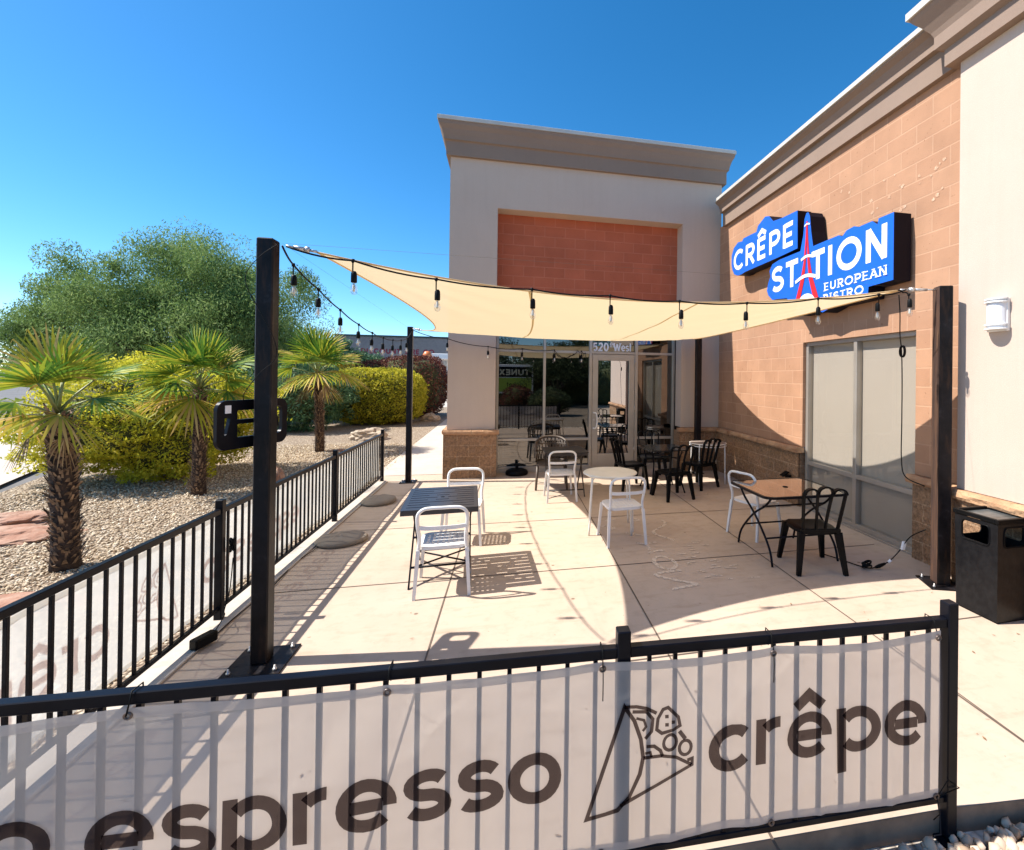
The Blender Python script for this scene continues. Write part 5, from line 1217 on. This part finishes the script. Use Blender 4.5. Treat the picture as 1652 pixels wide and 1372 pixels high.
ds = thing('tire_store', 'long low grey store with dark red lettering across its parapet', 'building', (-32, 72, -.1), 0)
MB().box(0, 60, 0, 18, 0, 3.3).build('wall', M['grey_wall'], ds); MB().box(9.0, 62, -.6, 18, 4.2, 7.25).build('parapet', M['grey_wall'], ds)
MB().box(8.9, 62.1, -.72, 18, 7.25, 7.5).build('coping', M['darkglass'], ds); MB().box(4, 62, -3.0, 0, 3.3, 4.0).build('canopy', M['coping'], ds)
MB().box(26, 60, -.5, -.1, 4.0, 4.9).build('dark_recess', M['darkglass'], ds)
dt = MB(); text(dt, 'DISCOUNT TIRE CO', lambda u, v, w_: (12.3+u, -.62-w_, 4.95+v), .66, .25, .14, width=9.6); dt.build('lettering', mat('dark_red_letters', (.20, .01, .03), .5), ds)
for i in range(8): MB().box(6+i*6, 10+i*6, -.05, .02, .3, 3.0).build('window', M['darkglass'], ds)
bd = thing('pump_canopy', 'white flat canopy with orange and yellow rounded ends past the hedge', 'canopy', (-7.5, 62, -.1))
MB().box(-2, 14, 0, 6, 4.0, 4.7, .05).build('fascia', M['whitem'], bd); MB().lathe([(0, -.6), (.35, -.5), (.6, 0), (.35, .5), (0, .6)], (-2.1, .1, 4.4), 14).build('orange_end', M['orange'], bd)
MB().box(5.2, 6.8, -.3, 0, 4.6, 7.4, .05).build('white_panel', M['whitem'], bd); MB().tube([(4.9, -.35, 6.3), (4.9, -.5, 6.3)], .85, 20).build('yellow_disc', M['yellow'], bd)
for x in (0, 6, 12): MB().tube([(x, 3, 0), (x, 3, 4)], .15, 8).build('column', M['whitem'], bd)
lw = thing('strip_mall', 'low pale building glimpsed under the mesquite crown', 'building', (-75, 95, -.1))
MB().box(0, 48, 0, 12, 0, 5).build('wall', M['coping'], lw)
for i in range(9): MB().box(2+i*5, 5+i*5, -.05, .03, .4, 2.8).build('window', M['darkglass'], lw)
MB().box(-.3, 48.3, -.4, 12, 5, 5.6).build('parapet', M['taupe'], lw)
rng = np.random.default_rng(31); n = 260
Cc = np.stack([-95+170*rng.random(n), 108+22*rng.random(n), 1.5+3.6*rng.random(n)], 1)
struct(raw('far_treeline', leaf_quads(clumps(Cc, 2.6+1.5*rng.random(n), 80, .8), .9, .6), None, M['leaf_far']), 'stuff', 'dark treeline along the horizon', 'trees')
lp_ = thing('lamp_post', 'thin grey lamp post standing among the parked cars', 'lamp post', (-21.5, 45, -.1))
MB().tube([(0, 0, 0), (0, 0, 7)], [.10, .06], 8).build('pole', M['galv'], lp_); MB().box(-.5, .1, -.15, .15, 6.95, 7.1, .03).build('lamp_head', M['galv'], lp_)

# things behind the photographer, seen only as reflections in the storefront glass
tree('garden_tree', 'dense green tree reflected in the storefront glass beside the door', (3.4, -13, -.1), (3.0, 2.4, 2.6), 2.0, 130, 170, .16, M['leaf_far'], .16, seed=41, cr=.9)
tree('garden_tree', 'taller dark tree reflected in the middle storefront pane', (6.4, -17, -.1), (3.0, 2.4, 3.2), 2.6, 100, 150, .18, M['leaf_far'], .2, seed=42, cr=.85)
shrub('garden_shrub', 'rounded dark shrub reflected low in the storefront glass', (2.2, -5.2, -.1), (1.1, .9, .7), 6000, .08, M['leaf_far'], 43)
shrub('garden_shrub', 'brownish rounded shrub reflected in the leftmost storefront pane', (.6, -6.5, -.1), (.9, .9, .75), 5000, .08, M['leaf_red'], 44)
shrub('garden_hedge', 'long dark hedge reflected across the storefront glass', (3.5, -14.5, -.1), (9.5, .9, 1.35), 16000, .13, M['leaf_far'], 45, 'hedge', True, .93, .5, .06, p=4)
tree('garden_tree', 'broad dark tree reflected in the leftmost storefront pane', (-1.5, -17, -.1), (3.2, 2.4, 2.6), 2.6, 100, 160, .18, M['leaf_far'], .2, seed=46, cr=.9)
ps = thing('pylon_sign', 'roadside sign panel with TUNEX lettering reflected reversed in left pane', 'sign', (.2, -12, -.1))
MB().box(-1.6, 1.5, -.15, .15, .9, 2.75, .02).build('frame', M['whitem'], ps)
MB().box(-1.5, 1.4, .151, .16, 1.95, 2.6).build('black_panel', M['plastic'], ps); MB().box(-1.5, 1.4, .151, .16, 1.0, 1.9).build('green_panel', mat('lime_panel', (.30, .42, .05), .5), ps)
pt2 = MB(); text(pt2, 'TUNEX', lambda u, v, w_: (1.25-u, .163+w_, 2.08+v), .36, .24, .10, width=1.9); pt2.build('lettering', mat('pale_gold', (.70, .66, .48), .5), ps)
pt3 = MB(); text(pt3, 'cricket', lambda u, v, w_: (1.1-u, .163+w_, 1.32+v), .22, .18, .12, width=1.3); pt3.build('lettering', M['plastic'], ps)
for x in (-1.2, 1.1): MB().box(x-.08, x+.08, -.08, .08, 0, .9).build('leg', M['galv'], ps)
